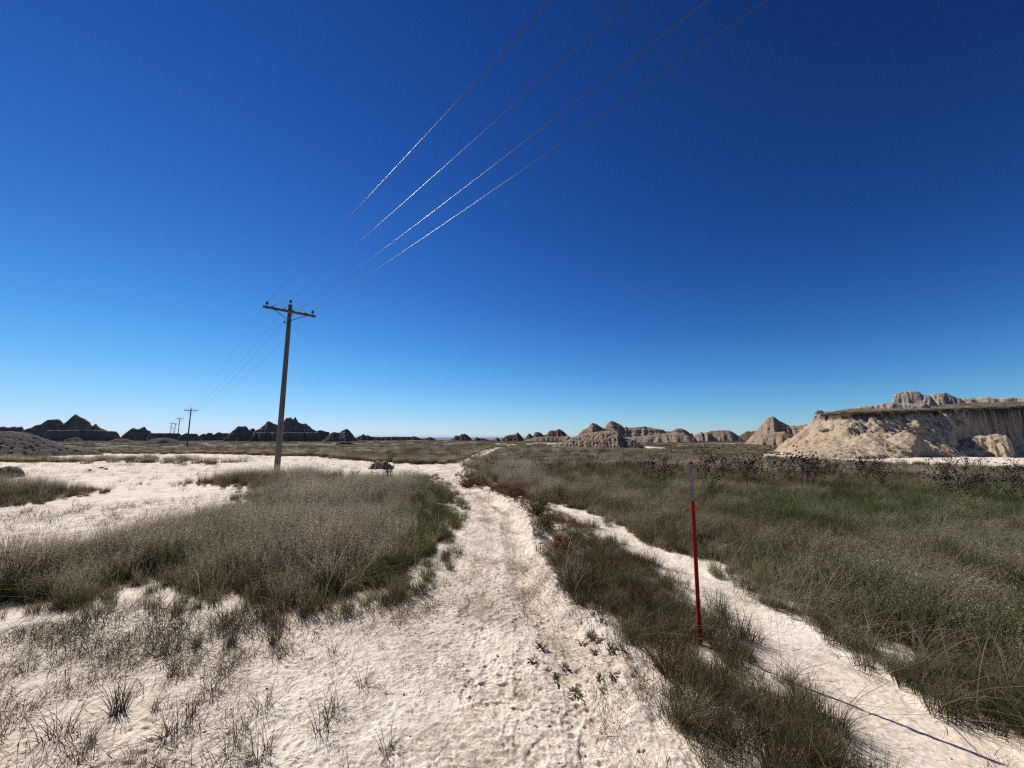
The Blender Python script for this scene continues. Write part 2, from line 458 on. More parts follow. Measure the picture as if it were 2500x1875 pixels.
DRY = ((.15, .11, .065), (.40, .31, .20)); PALE = ((.24, .19, .12), (.52, .44, .33)); GRN = ((.04, .05, .014), (.125, .15, .04)); DK = ((.06, .04, .022), (.15, .105, .055))
SEED = (.86, .70, .52); SEED2 = (.40, .335, .28)
def make_protos():
    T = {}
    def seedy(name, n, rad, h, w, ns, size, seed, bias=None, pal=SEED, green=.3, spread=.035):
        g = np.random.default_rng(seed)
        V, F, C, pts, hh = blade_arrays(n, rad, h, .25, w, .22, .5, [(1 - green - .15, *DRY), (green, *GRN), (.15, *DK)], 3, .5, bias, seed)
        V2, F2, C2, p2, _ = blade_arrays(int(n * 1.3), rad, h * .55, .35, w * 1.3, .35, .5, [(.55, *GRN), (.25, *DK), (.20, *DRY)], 2, .5, bias, seed + 50)
        idx = g.choice(n, int(n * .75), replace=False)
        seeds(V, F, C, pts, idx, ns, size, pal, spread, 3, g)
        b = len(V); V += V2; C += C2; F += [tuple(i + b for i in q) for q in F2]
        return proto(name, V, F, C)
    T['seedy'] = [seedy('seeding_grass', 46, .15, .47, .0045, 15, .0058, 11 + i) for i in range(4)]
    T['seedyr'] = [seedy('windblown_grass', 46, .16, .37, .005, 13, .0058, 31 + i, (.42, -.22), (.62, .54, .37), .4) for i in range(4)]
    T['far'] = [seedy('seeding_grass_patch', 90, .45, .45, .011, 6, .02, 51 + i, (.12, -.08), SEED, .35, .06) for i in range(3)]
    def leafy(name, n, rad, h, w, lean, cols, seed, seg=3, bias=None):
        V, F, C, pts, hh = blade_arrays(n, rad, h, .4, w, lean, .6, cols, seg, .5, bias, seed)
        return proto(name, V, F, C)
    T['green'] = [leafy('green_grass', 75, .13, .30, .0055, .35, [(.75, *GRN), (.25, *DRY)], 71 + i) for i in range(3)]
    T['straw'] = [leafy('bent_straw', 9, .12, .50, .0042, .95, [(.7, (.20, .155, .09), (.58, .49, .32)), (.3, (.16, .11, .06), (.42, .32, .19))], 131 + i, 4, (.5, -.25)) for i in range(4)]
    T['short'] = [leafy('short_grass', 70, .12, .20, .0045, .45, [(.42, *GRN), (.28, *DK), (.30, *DRY)], 81 + i) for i in range(4)]
    T['shoot'] = [leafy('grass_shoot', 7 + 5 * i, .035 + .012 * i, .085, .0026, .8, [(.3, (.06, .06, .03), (.15, .145, .07)), (.7, (.08, .058, .035), (.22, .165, .105))], 91 + i) for i in range(4)]
    T['litter'] = [leafy('lying_grass_stem', 7, .16, .03, .003, 3.0, [(.5, *DK), (.5, *DRY)], 101 + i, 2) for i in range(2)]
    T['patch'] = [leafy('far_grass_patch', 150, 1.5, .34, .045, .25, [(.34, *GRN), (.30, *DRY), (.16, *PALE), (.20, *DK)], 111 + i, 2) for i in range(3)]
    return T
TUFT = make_protos()

def scatter_object(name, label, protos, x, y, z, scl, tint, shade, rotxy=None, keepdir=False):
    n = len(x)
    if n == 0: return
    me = bpy.data.meshes.new(name); me.vertices.add(n)
    me.vertices.foreach_set('co', np.stack([x, y, z], -1).astype(np.float32).ravel())
    rz = rng.uniform(0, 2 * np.pi, n) if not keepdir else rng.normal(0, .35, n)
    rot = np.zeros((n, 3)); rot[:, 2] = rz
    if rotxy is not None: rot[:, :2] = rotxy
    def at(nm, ty, val, key):
        a = me.attributes.new(nm, ty, 'POINT'); a.data.foreach_set(key, np.ascontiguousarray(val).ravel())
    at('rot', 'FLOAT_VECTOR', rot.astype(np.float32), 'vector')
    scl = np.asarray(scl, float)
    if scl.ndim == 1: scl = np.stack([scl] * 3, -1)
    at('scl', 'FLOAT_VECTOR', scl.astype(np.float32), 'vector')
    at('pick', 'INT', rng.integers(0, len(protos), n).astype(np.int32), 'value')
    at('tint', 'FLOAT', np.asarray(tint, np.float32), 'value'); at('shade', 'FLOAT', np.asarray(shade, np.float32), 'value')
    o = mkobj(name, me); tag(o, label, 'grass', kind='stuff')
    ng = bpy.data.node_groups.new(name, 'GeometryNodeTree')
    ng.interface.new_socket('Geometry', in_out='INPUT', socket_type='NodeSocketGeometry')
    ng.interface.new_socket('Geometry', in_out='OUTPUT', socket_type='NodeSocketGeometry')
    gi = ng.nodes.new('NodeGroupInput'); go = ng.nodes.new('NodeGroupOutput')
    iop = ng.nodes.new('GeometryNodeInstanceOnPoints'); iop.inputs['Pick Instance'].default_value = True
    jn = ng.nodes.new('GeometryNodeJoinGeometry')
    for p in reversed(protos):
        oi = ng.nodes.new('GeometryNodeObjectInfo'); oi.inputs['Object'].default_value = p; oi.inputs['As Instance'].default_value = False
        gti = ng.nodes.new('GeometryNodeGeometryToInstance')
        ng.links.new(oi.outputs['Geometry'], gti.inputs[0]); ng.links.new(gti.outputs[0], jn.inputs[0])
    def na(nm, ty):
        q = ng.nodes.new('GeometryNodeInputNamedAttribute'); q.data_type = ty; q.inputs['Name'].default_value = nm
        return [s for s in q.outputs if s.enabled and s.name == 'Attribute'][0]
    ng.links.new(gi.outputs[0], iop.inputs['Points']); ng.links.new(jn.outputs[0], iop.inputs['Instance'])
    ng.links.new(na('pick', 'INT'), iop.inputs['Instance Index'])
    ng.links.new(na('rot', 'FLOAT_VECTOR'), iop.inputs['Rotation']); ng.links.new(na('scl', 'FLOAT_VECTOR'), iop.inputs['Scale'])
    ng.links.new(iop.outputs[0], go.inputs[0])
    md = o.modifiers.new('set_out', 'NODES'); md.node_group = ng
    return o

def ring_points(r0, r1, dens, az0=-64, az1=64):
    """random points between two distances, dens per square metre"""
    a = R(az1 - az0) / 2 * (r1 * r1 - r0 * r0); n = int(a * dens)
    r = np.sqrt(rng.uniform(r0 * r0, r1 * r1, n)); t = rng.uniform(R(az0), R(az1), n)
    return r * np.sin(t), r * np.cos(t)

def bare(x, y): return sandmask(x, y)

BUSHXY = []    # spots kept free of tall grass
HILLBOX = []   # plan outlines where plain grass does not grow
def clear_of_hills(x, y):
    k = np.ones(x.shape, bool)
    for p in HILLBOX: k &= sdf_near(p, x, y, .1) > 0
    return k

# ------------------------------------------------------------------ badlands
def hill(name, sil, dist, mat, cot=.7, w0=.6, base=None, gully=.35, lump=.12, lumps=.8, res=.4, seed=1, back=1.0, prof=1.0, wig=.5, ext=True, beds=0, gl=3.0, box=True, kind='structure', label=None, cat=None, rdg=None):
    """one badlands form: skyline heights taken at its true distance, then eroded flanks before and behind"""
    pts = []
    um = sum(p[0] for p in sil) / len(sil)
    A = math.atan2(*ray(um, 1066)[:2])
    n = (math.sin(A), math.cos(A)); s_ = (math.cos(A), -math.sin(A)); dist = dist / math.cos(A); res = res / math.cos(A) if dist > 100 else res
    for u, v in sil:
        x, y, z = ray(u, v); k = dist / (x * n[0] + y * n[1])
        pts.append((k * (x * s_[0] + y * s_[1]), EYE + k * z))
    pts.sort()
    S = np.array([p[0] for p in pts]); Z = np.array([p[1] for p in pts])
    b = float(gbase(dist)) if base is None else base
    m = (Z.max() - b) * max(cot, .5) + w0 + 1.5
    if ext:
        S = np.concatenate([[S[0] - max(.4, (Z[0] - b) * cot) - .2], S, [S[-1] + max(.4, (Z[-1] - b) * cot) + .2]]); Z = np.concatenate([[b - .3], Z, [b - .3]])
    T = (Z.max() - b) * cot * 1.5 + w0 * 1.3 + 1.0
    ns = int((S[-1] - S[0]) / res) + 2; nt_ = int(2 * T / res) + 2
    s = np.linspace(S[0], S[-1], ns); t = np.linspace(-T, T * back, nt_)
    ss, tt = np.meshgrid(s, t, indexing='ij')
    H = np.interp(ss, S, Z) - b
    H = H + .035 * H * noise(ss / (res * 3), ss * 0, seed + 3)
    t0 = wig * noise(ss / 9, ss * 0 + .5, seed)
    # warp along s so that spurs and gullies run down the flank
    w = w0 + np.maximum(H, .05) * cot
    q = np.abs(tt - t0)
    rg = np.abs(noise(ss / gl + .15 * noise(tt / 2.5, ss / 5, seed + 8), tt / (gl * 5), seed + 5)) * 2 + .5 * np.abs(noise(ss / (gl * .37), tt / (gl * 3), seed + 6)) * 2
    w = w * (1 + gully * (.75 - rg))
    f = np.clip((q - np.minimum(w0, w * .8)) / np.maximum(w - np.minimum(w0, w * .8), .05), 0, 1.4)
    pr = np.where(f < 1, (1 - f) ** prof, -(f - 1) * .6)
    if beds:
        hh = pr * H; st = beds; k = hh / st; fr = k - np.floor(k)
        hh2 = (np.floor(k) + sstep(.25, .75, fr)) * st
        pr = np.where((f > .02) & (f < 1) & (H > .4), (.35 * hh + .65 * hh2) / np.maximum(H, .05), pr)
    z = b + np.where(pr < 0, pr * (np.abs(H) + .3), H * pr)
    z = np.where((H < 0), b + H - .2, z)
    z = z + lump * (billow(ss / lumps, tt / lumps, seed + 9, 3) - .4) * sstep(-.2, .4, z - b) * (.35 + .65 * sstep(0, .25, f))
    z = np.maximum(z, b - .7)
    X = ss * s_[0] + (dist + tt) * n[0]; Y = ss * s_[1] + (dist + tt) * n[1]
    v = np.stack([X.ravel(), Y.ravel(), z.ravel()], -1)
    me = npmesh(name, v, grid_faces(ns, nt_))
    o = mkobj(name, me, mat)
    if kind == 'structure': tag(o, label, cat, kind='structure')
    else: tag(o, label, cat)
    if box:
        k = w0 + (H[:, 0].max()) * cot * .8
        c = [(S[0] + .3, -k), (S[-1] - .3, -k), (S[-1] - .3, k), (S[0] + .3, k)]
        HILLBOX.append(np.array([(a * s_[0] + (dist + d) * n[0], a * s_[1] + (dist + d) * n[1]) for a, d in c]))
    return o

def crop(ox, oy, k, pts): return [(ox + a / k, oy + b_ / k) for a, b_ in pts]
A4 = lambda *p: crop(0, 990, 4.424, p)
B4 = lambda *p: crop(500, 990, 4.424, p)
C9 = lambda *p: crop(380, 960, 9.217, p)
E3 = lambda *p: crop(800, 1020, 2.765, p)
F4 = lambda *p: crop(1280, 1000, 4.424, p)
G2 = lambda *p: crop(1550, 920, 2.328, p)
H3 = lambda *p: crop(1850, 930, 3.403, p)

M_DARK = clay('brown_banded_clay', (.085, .056, .040), (.135, .092, .066), (.20, .145, .105), .9, .8, .4, (.24, .18, .13), .55, 1.0)
M_DARK2 = clay('dark_clay', (.08, .055, .042), (.13, .09, .066), (.19, .14, .10), .8, .8, .4, (.17, .10, .075), .7, .8)
M_MESA = clay('tan_mesa_clay', (.080, .053, .034), (.125, .087, .058), (.19, .14, .095), 1.2, .7, .3, (.25, .20, .14), 1.1, 1.2)
M_RUBBLE = clay('grey_popcorn_clay', (.065, .050, .042), (.135, .108, .092), (.22, .18, .155), 3.2, 1.0, .12)
M_RUBBLE2 = clay('mauve_popcorn_clay', (.15, .10, .068), (.29, .21, .15), (.42, .32, .24), 3.0, 1.0, .12)
M_PINK = clay('rosy_banded_clay', (.19, .13, .085), (.33, .245, .17), (.46, .36, .26), .9, .8, .3, (.26, .175, .13), .8, .9)
M_TANB = clay('buff_clay_with_dark_soil_cap', (.26, .19, .122), (.45, .345, .235), (.58, .465, .335), 2.4, 1.0, .16, None, cap=(.045, .034, .022))
M_TAN = clay('buff_clay', (.26, .19, .122), (.45, .345, .235), (.58, .465, .335), 2.4, 1.0, .14, None)
M_TANROCK = clay('buff_sandstone', (.24, .19, .145), (.43, .36, .285), (.60, .52, .43), 1.6, .9, .15, (.27, .225, .19), 3.0)
M_BOULD = clay('grey_boulder', (.055, .05, .042), (.125, .115, .098), (.21, .195, .17), 5, .8, .05)

def flat(*a): return list(a)
# --- left skyline
hill('hill', A4((-300, 250), (-200, 215), (-100, 240), (0, 230), (25, 225), (40, 225), (95, 240), (110, 235), (150, 225), (165, 225), (200, 240), (218, 224), (230, 218), (245, 228), (262, 262), (290, 290)), 236, M_DARK2, .75, .4, seed=3, res=.55, gl=6)
hill('butte', A4((265, 262), (340, 240), (370, 215), (440, 205), (475, 180), (510, 155), (570, 150), (615, 147), (645, 152), (665, 168), (678, 192), (690, 196), (720, 175), (750, 146), (790, 110), (820, 94), (832, 100), (850, 110), (900, 142), (925, 150), (960, 176), (972, 180), (985, 212), (1000, 222), (1012, 218), (1030, 193), (1042, 198), (1055, 216), (1072, 228), (1090, 246), (1160, 275), (1200, 295)), 208, M_DARK, .85, .5, seed=11, res=.42, beds=2.2, gl=5, prof=1.0)
hill('mesa', A4((475, 330), (500, 305), (520, 271), (700, 270), (900, 268), (1050, 270), (1160, 278), (1250, 283), (1275, 305), (1292, 345)), 192, M_MESA, .35, 5.5, seed=21, res=.38, gully=.42, gl=5, lump=.4, wig=1.0)
hill('hill', A4((640, 385), (740, 358), (800, 347), (850, 350), (900, 375)), 183, M_DARK2, 1.4, .5, seed=23, res=.4, ext=True)
hill('butte', A4((1300, 345), (1350, 300), (1380, 280), (1430, 240), (1445, 243), (1490, 256), (1530, 240), (1560, 228), (1572, 236), (1585, 262), (1630, 280), (1640, 305)), 205, M_DARK, .8, .4, seed=31, res=.4, gl=4, beds=1.5)
hill('mesa', A4((1600, 330), (1632, 300), (1750, 299), (1935, 301), (1955, 318), (1975, 345)), 212, M_DARK2, .5, 5, seed=33, res=.45, gl=6)
hill('mound', A4((1540, 400), (1620, 372), (1700, 352), (1800, 350), (1880, 365), (1960, 400)), 130, M_RUBBLE, 1.6, .8, seed=35, res=.35, lump=.1)
hill('mound', A4((1180, 385), (1250, 362), (1330, 358), (1420, 375), (1480, 388)), 160, M_DARK2, 1.6, .8, seed=36, res=.4)
hill('hill', C9((570, 945), (620, 930), (665, 903), (690, 895), (740, 910), (930, 910), (960, 948)), 206, M_DARK, .7, .8, seed=41, res=.4, gl=4)
hill('hill', C9((980, 960), (1040, 925), (1090, 900), (1130, 930), (1160, 905), (1200, 890), (1270, 890), (1290, 940), (1360, 900), (1430, 868), (1480, 897), (1640, 900), (1700, 920)), 222, M_DARK2, .7, .6, seed=43, res=.45, gl=4)
hill('butte', B4((270, 300), (300, 275), (340, 240), (355, 228), (370, 225), (450, 223), (458, 235), (470, 255), (500, 275), (545, 330)), 196, M_DARK, .75, .5, seed=45, res=.36, gl=4, beds=1.8)
hill('hill', B4((480, 280), (500, 250), (520, 245), (540, 255), (560, 300)), 224, M_DARK2, .7, .4, seed=46, res=.4)
hill('butte', B4((550, 270), (560, 262), (580, 255), (610, 240), (650, 200), (672, 175), (692, 167), (705, 175), (720, 188), (780, 205), (795, 207), (830, 185), (870, 148), (880, 131), (905, 133), (930, 129), (945, 147), (958, 145), (968, 124), (980, 128), (990, 150), (1010, 175), (1030, 190), (1050, 196), (1075, 200), (1090, 195), (1105, 200), (1130, 225), (1160, 252), (1190, 268), (1230, 290)), 206, M_DARK, .8, .5, seed=51, res=.4, beds=2.0, gl=5)
hill('mesa', B4((505, 362), (530, 320), (550, 291), (700, 291), (900, 292), (1100, 293), (1230, 294), (1238, 330), (1260, 372)), 190, M_MESA, .32, 6, seed=53, res=.36, gully=.42, gl=5, lump=.35, wig=.8)
hill('hill', B4((1200, 285), (1235, 268), (1255, 264), (1290, 278), (1340, 287), (1350, 300), (1360, 330)), 214, M_DARK2, .7, .5, seed=55, res=.4)
hill('butte', B4((1300, 362), (1350, 305), (1380, 290), (1400, 285), (1425, 292), (1450, 295), (1490, 270), (1518, 256), (1535, 249), (1548, 262), (1570, 280), (1595, 308), (1612, 335), (1620, 345)), 188, M_DARK, .9, .4, seed=57, res=.34, gl=3.5, beds=1.4)
# --- low far ridges in the middle
hill('hill', B4((1620, 352), (1680, 328), (1700, 315), (1718, 308), (1740, 328), (1760, 320), (1775, 326), (1800, 337), (1900, 339), (2000, 341)), 232, M_DARK2, .8, .4, seed=61, res=.45)
hill('hill', E3((200, 150), (260, 142), (360, 129), (470, 127), (560, 129), (580, 124), (600, 128), (625, 140), (650, 141), (690, 129), (715, 138), (745, 155)), 238, M_DARK2, .9, .6, seed=63, res=.45, gl=3)
hill('hill', E3((820, 155), (845, 140), (862, 120), (885, 122), (905, 110), (925, 108), (948, 120), (962, 133), (975, 150), (985, 150), (1005, 130), (1025, 140), (1045, 138), (1070, 145), (1100, 155)), 215, M_DARK2, .9, .4, seed=65, res=.34, gl=2.5, lump=.25, lumps=1.4)
hill('hill', E3((1115, 158), (1130, 145), (1145, 130), (1152, 135), (1168, 157)), 200, M_DARK2, .9, .3, seed=66, res=.3)
hill('hill', E3((1165, 155), (1178, 140), (1210, 120), (1240, 115), (1265, 112), (1282, 98), (1300, 115), (1325, 147)), 205, M_DARK2, .9, .4, seed=67, res=.34, gl=2.5, lump=.2, lumps=1.2)
hill('hill', E3((1335, 140), (1350, 115), (1362, 104), (1385, 125), (1400, 100), (1415, 94), (1440, 104), (1455, 117), (1480, 112), (1492, 95), (1510, 85), (1535, 88), (1560, 77), (1580, 84), (1600, 100), (1620, 122), (1640, 140)), 192, M_DARK2, .95, .5, seed=69, res=.34, gl=2.5, lump=.3, lumps=1.3)
hill('hill', E3((1340, 150), (1400, 132), (1480, 126), (1560, 130), (1620, 122), (1660, 140), (1690, 155)), 176, M_RUBBLE2, 1.3, .8, seed=70, res=.34, lump=.2)
# --- centre right
hill('mound', F4((330, 404), (400, 372), (450, 345), (510, 312), (580, 290), (640, 270), (720, 255), (800, 245), (880, 238), (950, 234), (1010, 246), (1050, 285), (1110, 318), (1180, 334), (1230, 358), (1265, 385), (1300, 408)), 60, M_RUBBLE2, 1.5, .4, seed=71, res=.12, gully=.1, lump=.30, lumps=.5, gl=2.2, wig=.5)
hill('hill', F4((560, 300), (600, 255), (625, 228), (650, 216), (690, 200), (705, 175), (725, 155), (750, 148), (780, 160), (810, 178), (850, 202), (900, 210), (950, 216), (1000, 234), (1030, 275)), 64, M_RUBBLE2, .9, .3, seed=72, res=.12, gully=.15, lump=.26, lumps=.45, gl=1.6, wig=.4, box=False)
hill('butte', F4((850, 215), (870, 198), (885, 170), (905, 145), (925, 130), (940, 117), (955, 126), (1000, 142), (1040, 165), (1068, 190), (1085, 193), (1098, 181), (1106, 194), (1150, 196), (1220, 190), (1290, 183), (1330, 188), (1380, 200), (1430, 206), (1462, 211), (1500, 220), (1520, 234), (1590, 236), (1620, 218), (1645, 204), (1690, 202), (1740, 220), (1780, 252), (1815, 258), (1822, 290)), 170, M_PINK, .9, .8, seed=73, res=.34, gully=.22, beds=1.8, gl=3.5, lump=.22, lumps=1.2)
hill('hill', F4((1000, 330), (1100, 300), (1250, 290), (1400, 272), (1500, 262), (1650, 262), (1760, 275), (1830, 312)), 160, M_PINK, 1.3, 1, seed=74, res=.34, gully=.2, gl=2.5, lump=.22, lumps=1.0)
hill('hill', F4((1815, 300), (1850, 268), (1885, 255), (1912, 240), (1925, 248), (1940, 265), (1960, 250), (1978, 240), (1995, 255), (2040, 285)), 185, M_PINK, 1.0, .4, seed=75, res=.34, gl=3, lump=.2, lumps=1.2)
hill('hill', G2((350, 340), (380, 318), (405, 317), (430, 308), (480, 304), (540, 305), (565, 320), (592, 338)), 215, M_PINK, .9, 1.2, seed=76, res=.38, gl=3.5)
hill('hill', G2((580, 345), (610, 325), (640, 308), (655, 312), (680, 308), (720, 315)), 228, M_DARK2, .9, .8, seed=77, res=.45)
hill('butte', G2((652, 350), (690, 308), (715, 280), (735, 255), (748, 240), (762, 230), (785, 227), (800, 234), (815, 247), (845, 262), (870, 276), (890, 279), (930, 279), (965, 272), (1000, 265), (1035, 245), (1060, 225)), 118, M_PINK, .95, .5, seed=78, res=.22, gully=.3, beds=1.0, gl=2.5, lump=.16, lumps=.9)
hill('hill', G2((700, 352), (740, 330), (800, 315), (850, 312), (890, 330), (930, 352)), 108, M_PINK, 1.2, .6, seed=79, res=.22, gully=.25, gl=1.8, lump=.15)
# --- left foreground mound
hill('mound', A4((-900, 480), (-600, 360), (-300, 300), (0, 284), (100, 281), (200, 290), (300, 301), (350, 315), (400, 330), (500, 366), (600, 398), (700, 436), (800, 464), (900, 482), (1000, 496), (1080, 503)), 43, M_RUBBLE, 1.7, .8, seed=81, res=.13, gully=.15, lump=.14, lumps=.42, gl=3, wig=.6)

# ------------------------------------------------------------------ big butte on the right
def UY(u, y): return ((u - 1250) / FPX * (y * CP - .2), y)
RIM = np.array([UY(2003, 47), UY(2041, 43.5), UY(2085, 42), UY(2144, 42.2), UY(2217, 44.5), UY(2300, 47.5), UY(2350, 49), UY(2380, 49.6), UY(2396, 51.8), UY(2440, 53.4), UY(2500, 54.6), UY(2600, 57), UY(2800, 61), (135, 76), (135, 98), (80, 98), (54.5, 68)])
FOOT = np.array([P(1905, 1101), P(1967, 1117), P(2050, 1120), P(2144, 1121), P(2290, 1115.5), P(2350, 1113), P(2408, 1110), P(2500, 1107), P(2650, 1103), P(2800, 1101), (137, 62), (137, 101), (73, 101), (48.5, 68)])
def plateau_z(x, y):
    d = -sdf(RIM, x, y)
    return 4.19 + .045 * (x - 39.4) + .01 * (y - 42) + .10 * noise(x / 4, y / 4, 79) + .085 * np.clip(d, 0, 24) + .05 * noise(x / 2, y / 2, 91)
def butte_z(x, y):
    wx = x + .6 * fbm(x / 2.6, y / 2.6, 83, 4, .55); wy = y + .6 * fbm(x / 2.6 + 9, y / 2.6, 84, 4, .6)
    dr = sdf(RIM, wx, wy); df = sdf(FOOT, wx, wy)
    zr = 4.19 + .045 * (x - 39.4) + .01 * (y - 42)
    t = np.clip(dr / np.maximum(dr - df, .05), 0, 1.5)
    crest = 1 - (.08 + .06 * noise(x / 1.5, y / 1.5, 82)) * sstep(0, .04, t)
    slope = np.where(t < 1, np.maximum(1 - t, 0) ** 1.12, 0)
    h = np.where(dr <= 0, 1, crest * slope)
    uu = 1250 + FPX * x / (y * CP - .2)
    cut = sstep(-6, 8, uu - (2388 - 60 * np.clip(t * 1.6, 0, 1)) + 10 * noise(x / 1.1, y / 1.1, 76))
    h2 = np.where(t < .11, 1 - .74 * sstep(.01, .11, t), .26 * np.maximum(1 - (t - .11) / .89, 0) ** 1.1)
    h = np.where(dr <= 0, 1, h * (1 - cut) + h2 * cut)
    gl = np.abs(noise(wx / 1.3, wy / 4.2, 86)) * 2
    mid = np.clip(t, 0, 1) * np.clip(1 - t, 0, 1) * 4
    z = zr * h - .22 * mid * (gl - .5) * sstep(0, .1, t)
    lum = billow(x / .42, y / .42, 87, 3)
    z = z + (t > 0) * sstep(0, .15, t) * (1 - sstep(.95, 1.1, t)) * (.15 * lum + .17 * fbm(x / 1.2, y / 1.2, 88, 3))
    # popcorn cone at the foot and a buttress beside the shaded hollow
    def cone(u, yy, hgt, rad, e=1.15, lm=.13):
        cx, cy = UY(u, yy); q = np.hypot((x - cx), (y - cy)) / rad * (1 + .18 * noise(x / .9, y / .9, 89))
        return hgt * np.clip(1 - q, 0, 1) ** e + (q < 1) * lm * billow(x / .34, y / .34, 90, 3) * sstep(0, .2, 1 - q) - (q >= 1) * 9
    z = np.where(dr > 0, np.maximum(z, cone(2216, 36.4, 2.1, 3.9)), z)
    z = np.where(dr > 0, np.maximum(z, cone(2120, 36.0, 1.9, 3.6)), z)
    z = np.where(dr <= 0, plateau_z(x, y), z)
    return np.where(df > 0, -np.minimum(df, 1.2) * .8 + .05, z)
def build_butte():
    # plan grid stretched so the visible face is fine
    xs = np.concatenate([np.arange(22, 76, .125), np.arange(76, 138, .6)]); ys = np.concatenate([np.arange(28, 58, .125), np.arange(58, 102, .6)])
    X, Y = np.meshgrid(xs, ys, indexing='ij')
    z = butte_z(X.ravel(), Y.ravel())
    me = npmesh('butte', np.stack([X.ravel(), Y.ravel(), z], -1), grid_faces(len(xs), len(ys)))
    xx, yy = X.ravel(), Y.ravel(); dz = plateau_z(xx, yy) - z
    soil = (1 - sstep(.38, .62, dz + .12 * noise(xx / .8, yy / .8, 78) + .15 * noise(xx / .25, yy / .25, 77)))
    a = me.attributes.new('sand', 'FLOAT', 'POINT'); a.data.foreach_set('value', soil.astype(np.float32))
    tag(mkobj('butte', me, M_TANB), kind='structure')
    HILLBOX.append(FOOT)
build_butte()
# rock ledges and caps on the plateau
hill('rock_ledge', H3((640, 268), (700, 248), (780, 232), (850, 216), (950, 208), (1000, 196), (1060, 186), (1120, 180), (1200, 190), (1400, 190)), 53, M_TANROCK, .6, .5, base=4.9, gully=.25, lump=.2, lumps=.6, res=.12, seed=92, box=False, gl=1.2)
hill('rock_tower', H3((1118, 175), (1124, 140), (1128, 128), (1150, 112), (1170, 104), (1200, 96), (1240, 92), (1290, 90), (1318, 90), (1340, 98), (1362, 118), (1380, 122), (1420, 126), (1440, 140), (1452, 150)), 60, M_TANROCK, .34, 1.2, base=6.0, gully=.2, lump=.16, lumps=.7, res=.09, seed=93, box=False, beds=.45, gl=1.7)
hill('rock_tower', H3((1430, 150), (1450, 115), (1480, 107), (1530, 108), (1555, 102), (1580, 112), (1610, 130), (1640, 142), (1680, 148)), 66, M_TANROCK, .5, 1.2, base=6.4, gully=.2, lump=.16, lumps=.7, res=.12, seed=94, box=False, beds=.5, gl=1.0)
hill('rock_ledge', H3((1340, 165), (1500, 150), (1640, 146), (1740, 148), (1830, 146), (1870, 140), (1920, 134), (1940, 148), (2000, 152), (2080, 146), (2212, 142), (2400, 140), (2700, 150)), 72, M_TANROCK, .5, 1.5, base=6.8, gully=.25, lump=.2, lumps=.8, res=.16, seed=95, box=False, beds=.45, gl=1.4)
hill('mound', H3((1560, 560), (1680, 500), (1780, 470), (1850, 460), (1900, 462), (1950, 450), (1990, 446), (2030, 452), (2060, 455), (2090, 480), (2110, 510), (2130, 590)), 44, M_TAN, 1.1, .35, seed=96, res=.07, gully=.2, lump=.26, lumps=.7, gl=1.6, box=False)
hill('hill', H3((455, 370), (475, 320), (500, 290), (512, 278), (560, 276), (620, 282), (680, 300)), 47, M_PINK, 1.2, .6, seed=97, res=.12, gully=.3, lump=.1, lumps=.6, gl=1.2, box=False)

# ------------------------------------------------------------------ stones, boulder, clay lumps (things)
def lumpy(name, size, seed, mat, sub=5, flatb=.35, amp=.16, freq=2.2, cells=0.0):
    import bmesh
    bm = bmesh.new(); bmesh.ops.create_icosphere(bm, subdivisions=sub, radius=1)
    v = np.array([p.co[:] for p in bm.verts]); f = np.array([[q.index for q in p.verts] for p in bm.faces]); bm.free()
    n = fbm(v[:, 0] * freq + v[:, 2] * 1.7, v[:, 1] * freq - v[:, 2] * 1.3, seed, 4)
    k = 1 + amp * n + cells * billow(v[:, 0] * freq * 1.6 + v[:, 2], v[:, 1] * freq * 1.6 + v[:, 2] * 2, seed + 5, 2)
    v = v * k[:, None]
    v[:, 2] = np.where(v[:, 2] < -flatb, -flatb + (v[:, 2] + flatb) * .15, v[:, 2])
    v = v * np.array(size); 
    return npmesh(name, v, f)
def place(o, x, y, dz=0.0, rz=0.0):
    o.location = (x, y, gz1(x, y) + dz); o.rotation_euler = (0, 0, rz); return o
x, y = P(14, 1168); o = mkobj('boulder', lumpy('boulder', (.46, .42, .36), 5, M_BOULD, 6, .3, .14, 1.8), M_BOULD); place(o, x - .1, y + .1, .08, .3)
tag(o, 'big rounded dark grey boulder on the white flat at the left edge', 'boulder')
hill('clay_mound', B4((1775, 672), (1800, 645), (1825, 628), (1850, 612), (1870, 604), (1888, 612), (1905, 618), (1925, 606), (1950, 601), (1972, 616), (1988, 636), (2010, 644), (2035, 662), (2055, 680)), 20.2, M_RUBBLE2, .9, .12, base=-.02, gully=.15, lump=.09, lumps=.26, res=.022, seed=140, gl=.5, wig=.1, box=False, kind='thing', label='small knobbly brown clay mound on the white flat right of the near power pole', cat='mound')
x, y = P(838, 1086); o = mkobj('clay_mound', lumpy('clay_mound', (2.0, 1.2, .8), 9, M_RUBBLE, 5, .1, .2, 2.4, .14), M_RUBBLE); place(o, x, y + 1, 0, .1)
tag(o, 'dark clay mound far out in the grass right of the near power pole', 'mound')
stone = None
for (u, v, s, lab) in ((247, 1144, .12, 'largest of three small dark stones on the white flat'), (259, 1146, .09, 'dark stone lying just right of the largest one on the white flat'), (219, 1149, .07, 'smallest dark stone, left of the other two on the white flat')):
    x, y = P(u, v)
    if stone is None: stone = mkobj('stone', lumpy('stone', (1.3, .8, .8), 12, M_BOULD, 3, .4), M_BOULD); o = stone
    else: o = stone.copy(); COL.objects.link(o)
    o.scale = (s * .8,) * 3; place(o, x, y, .02); tag(o, lab, 'stone', 'small stones on the white flat')
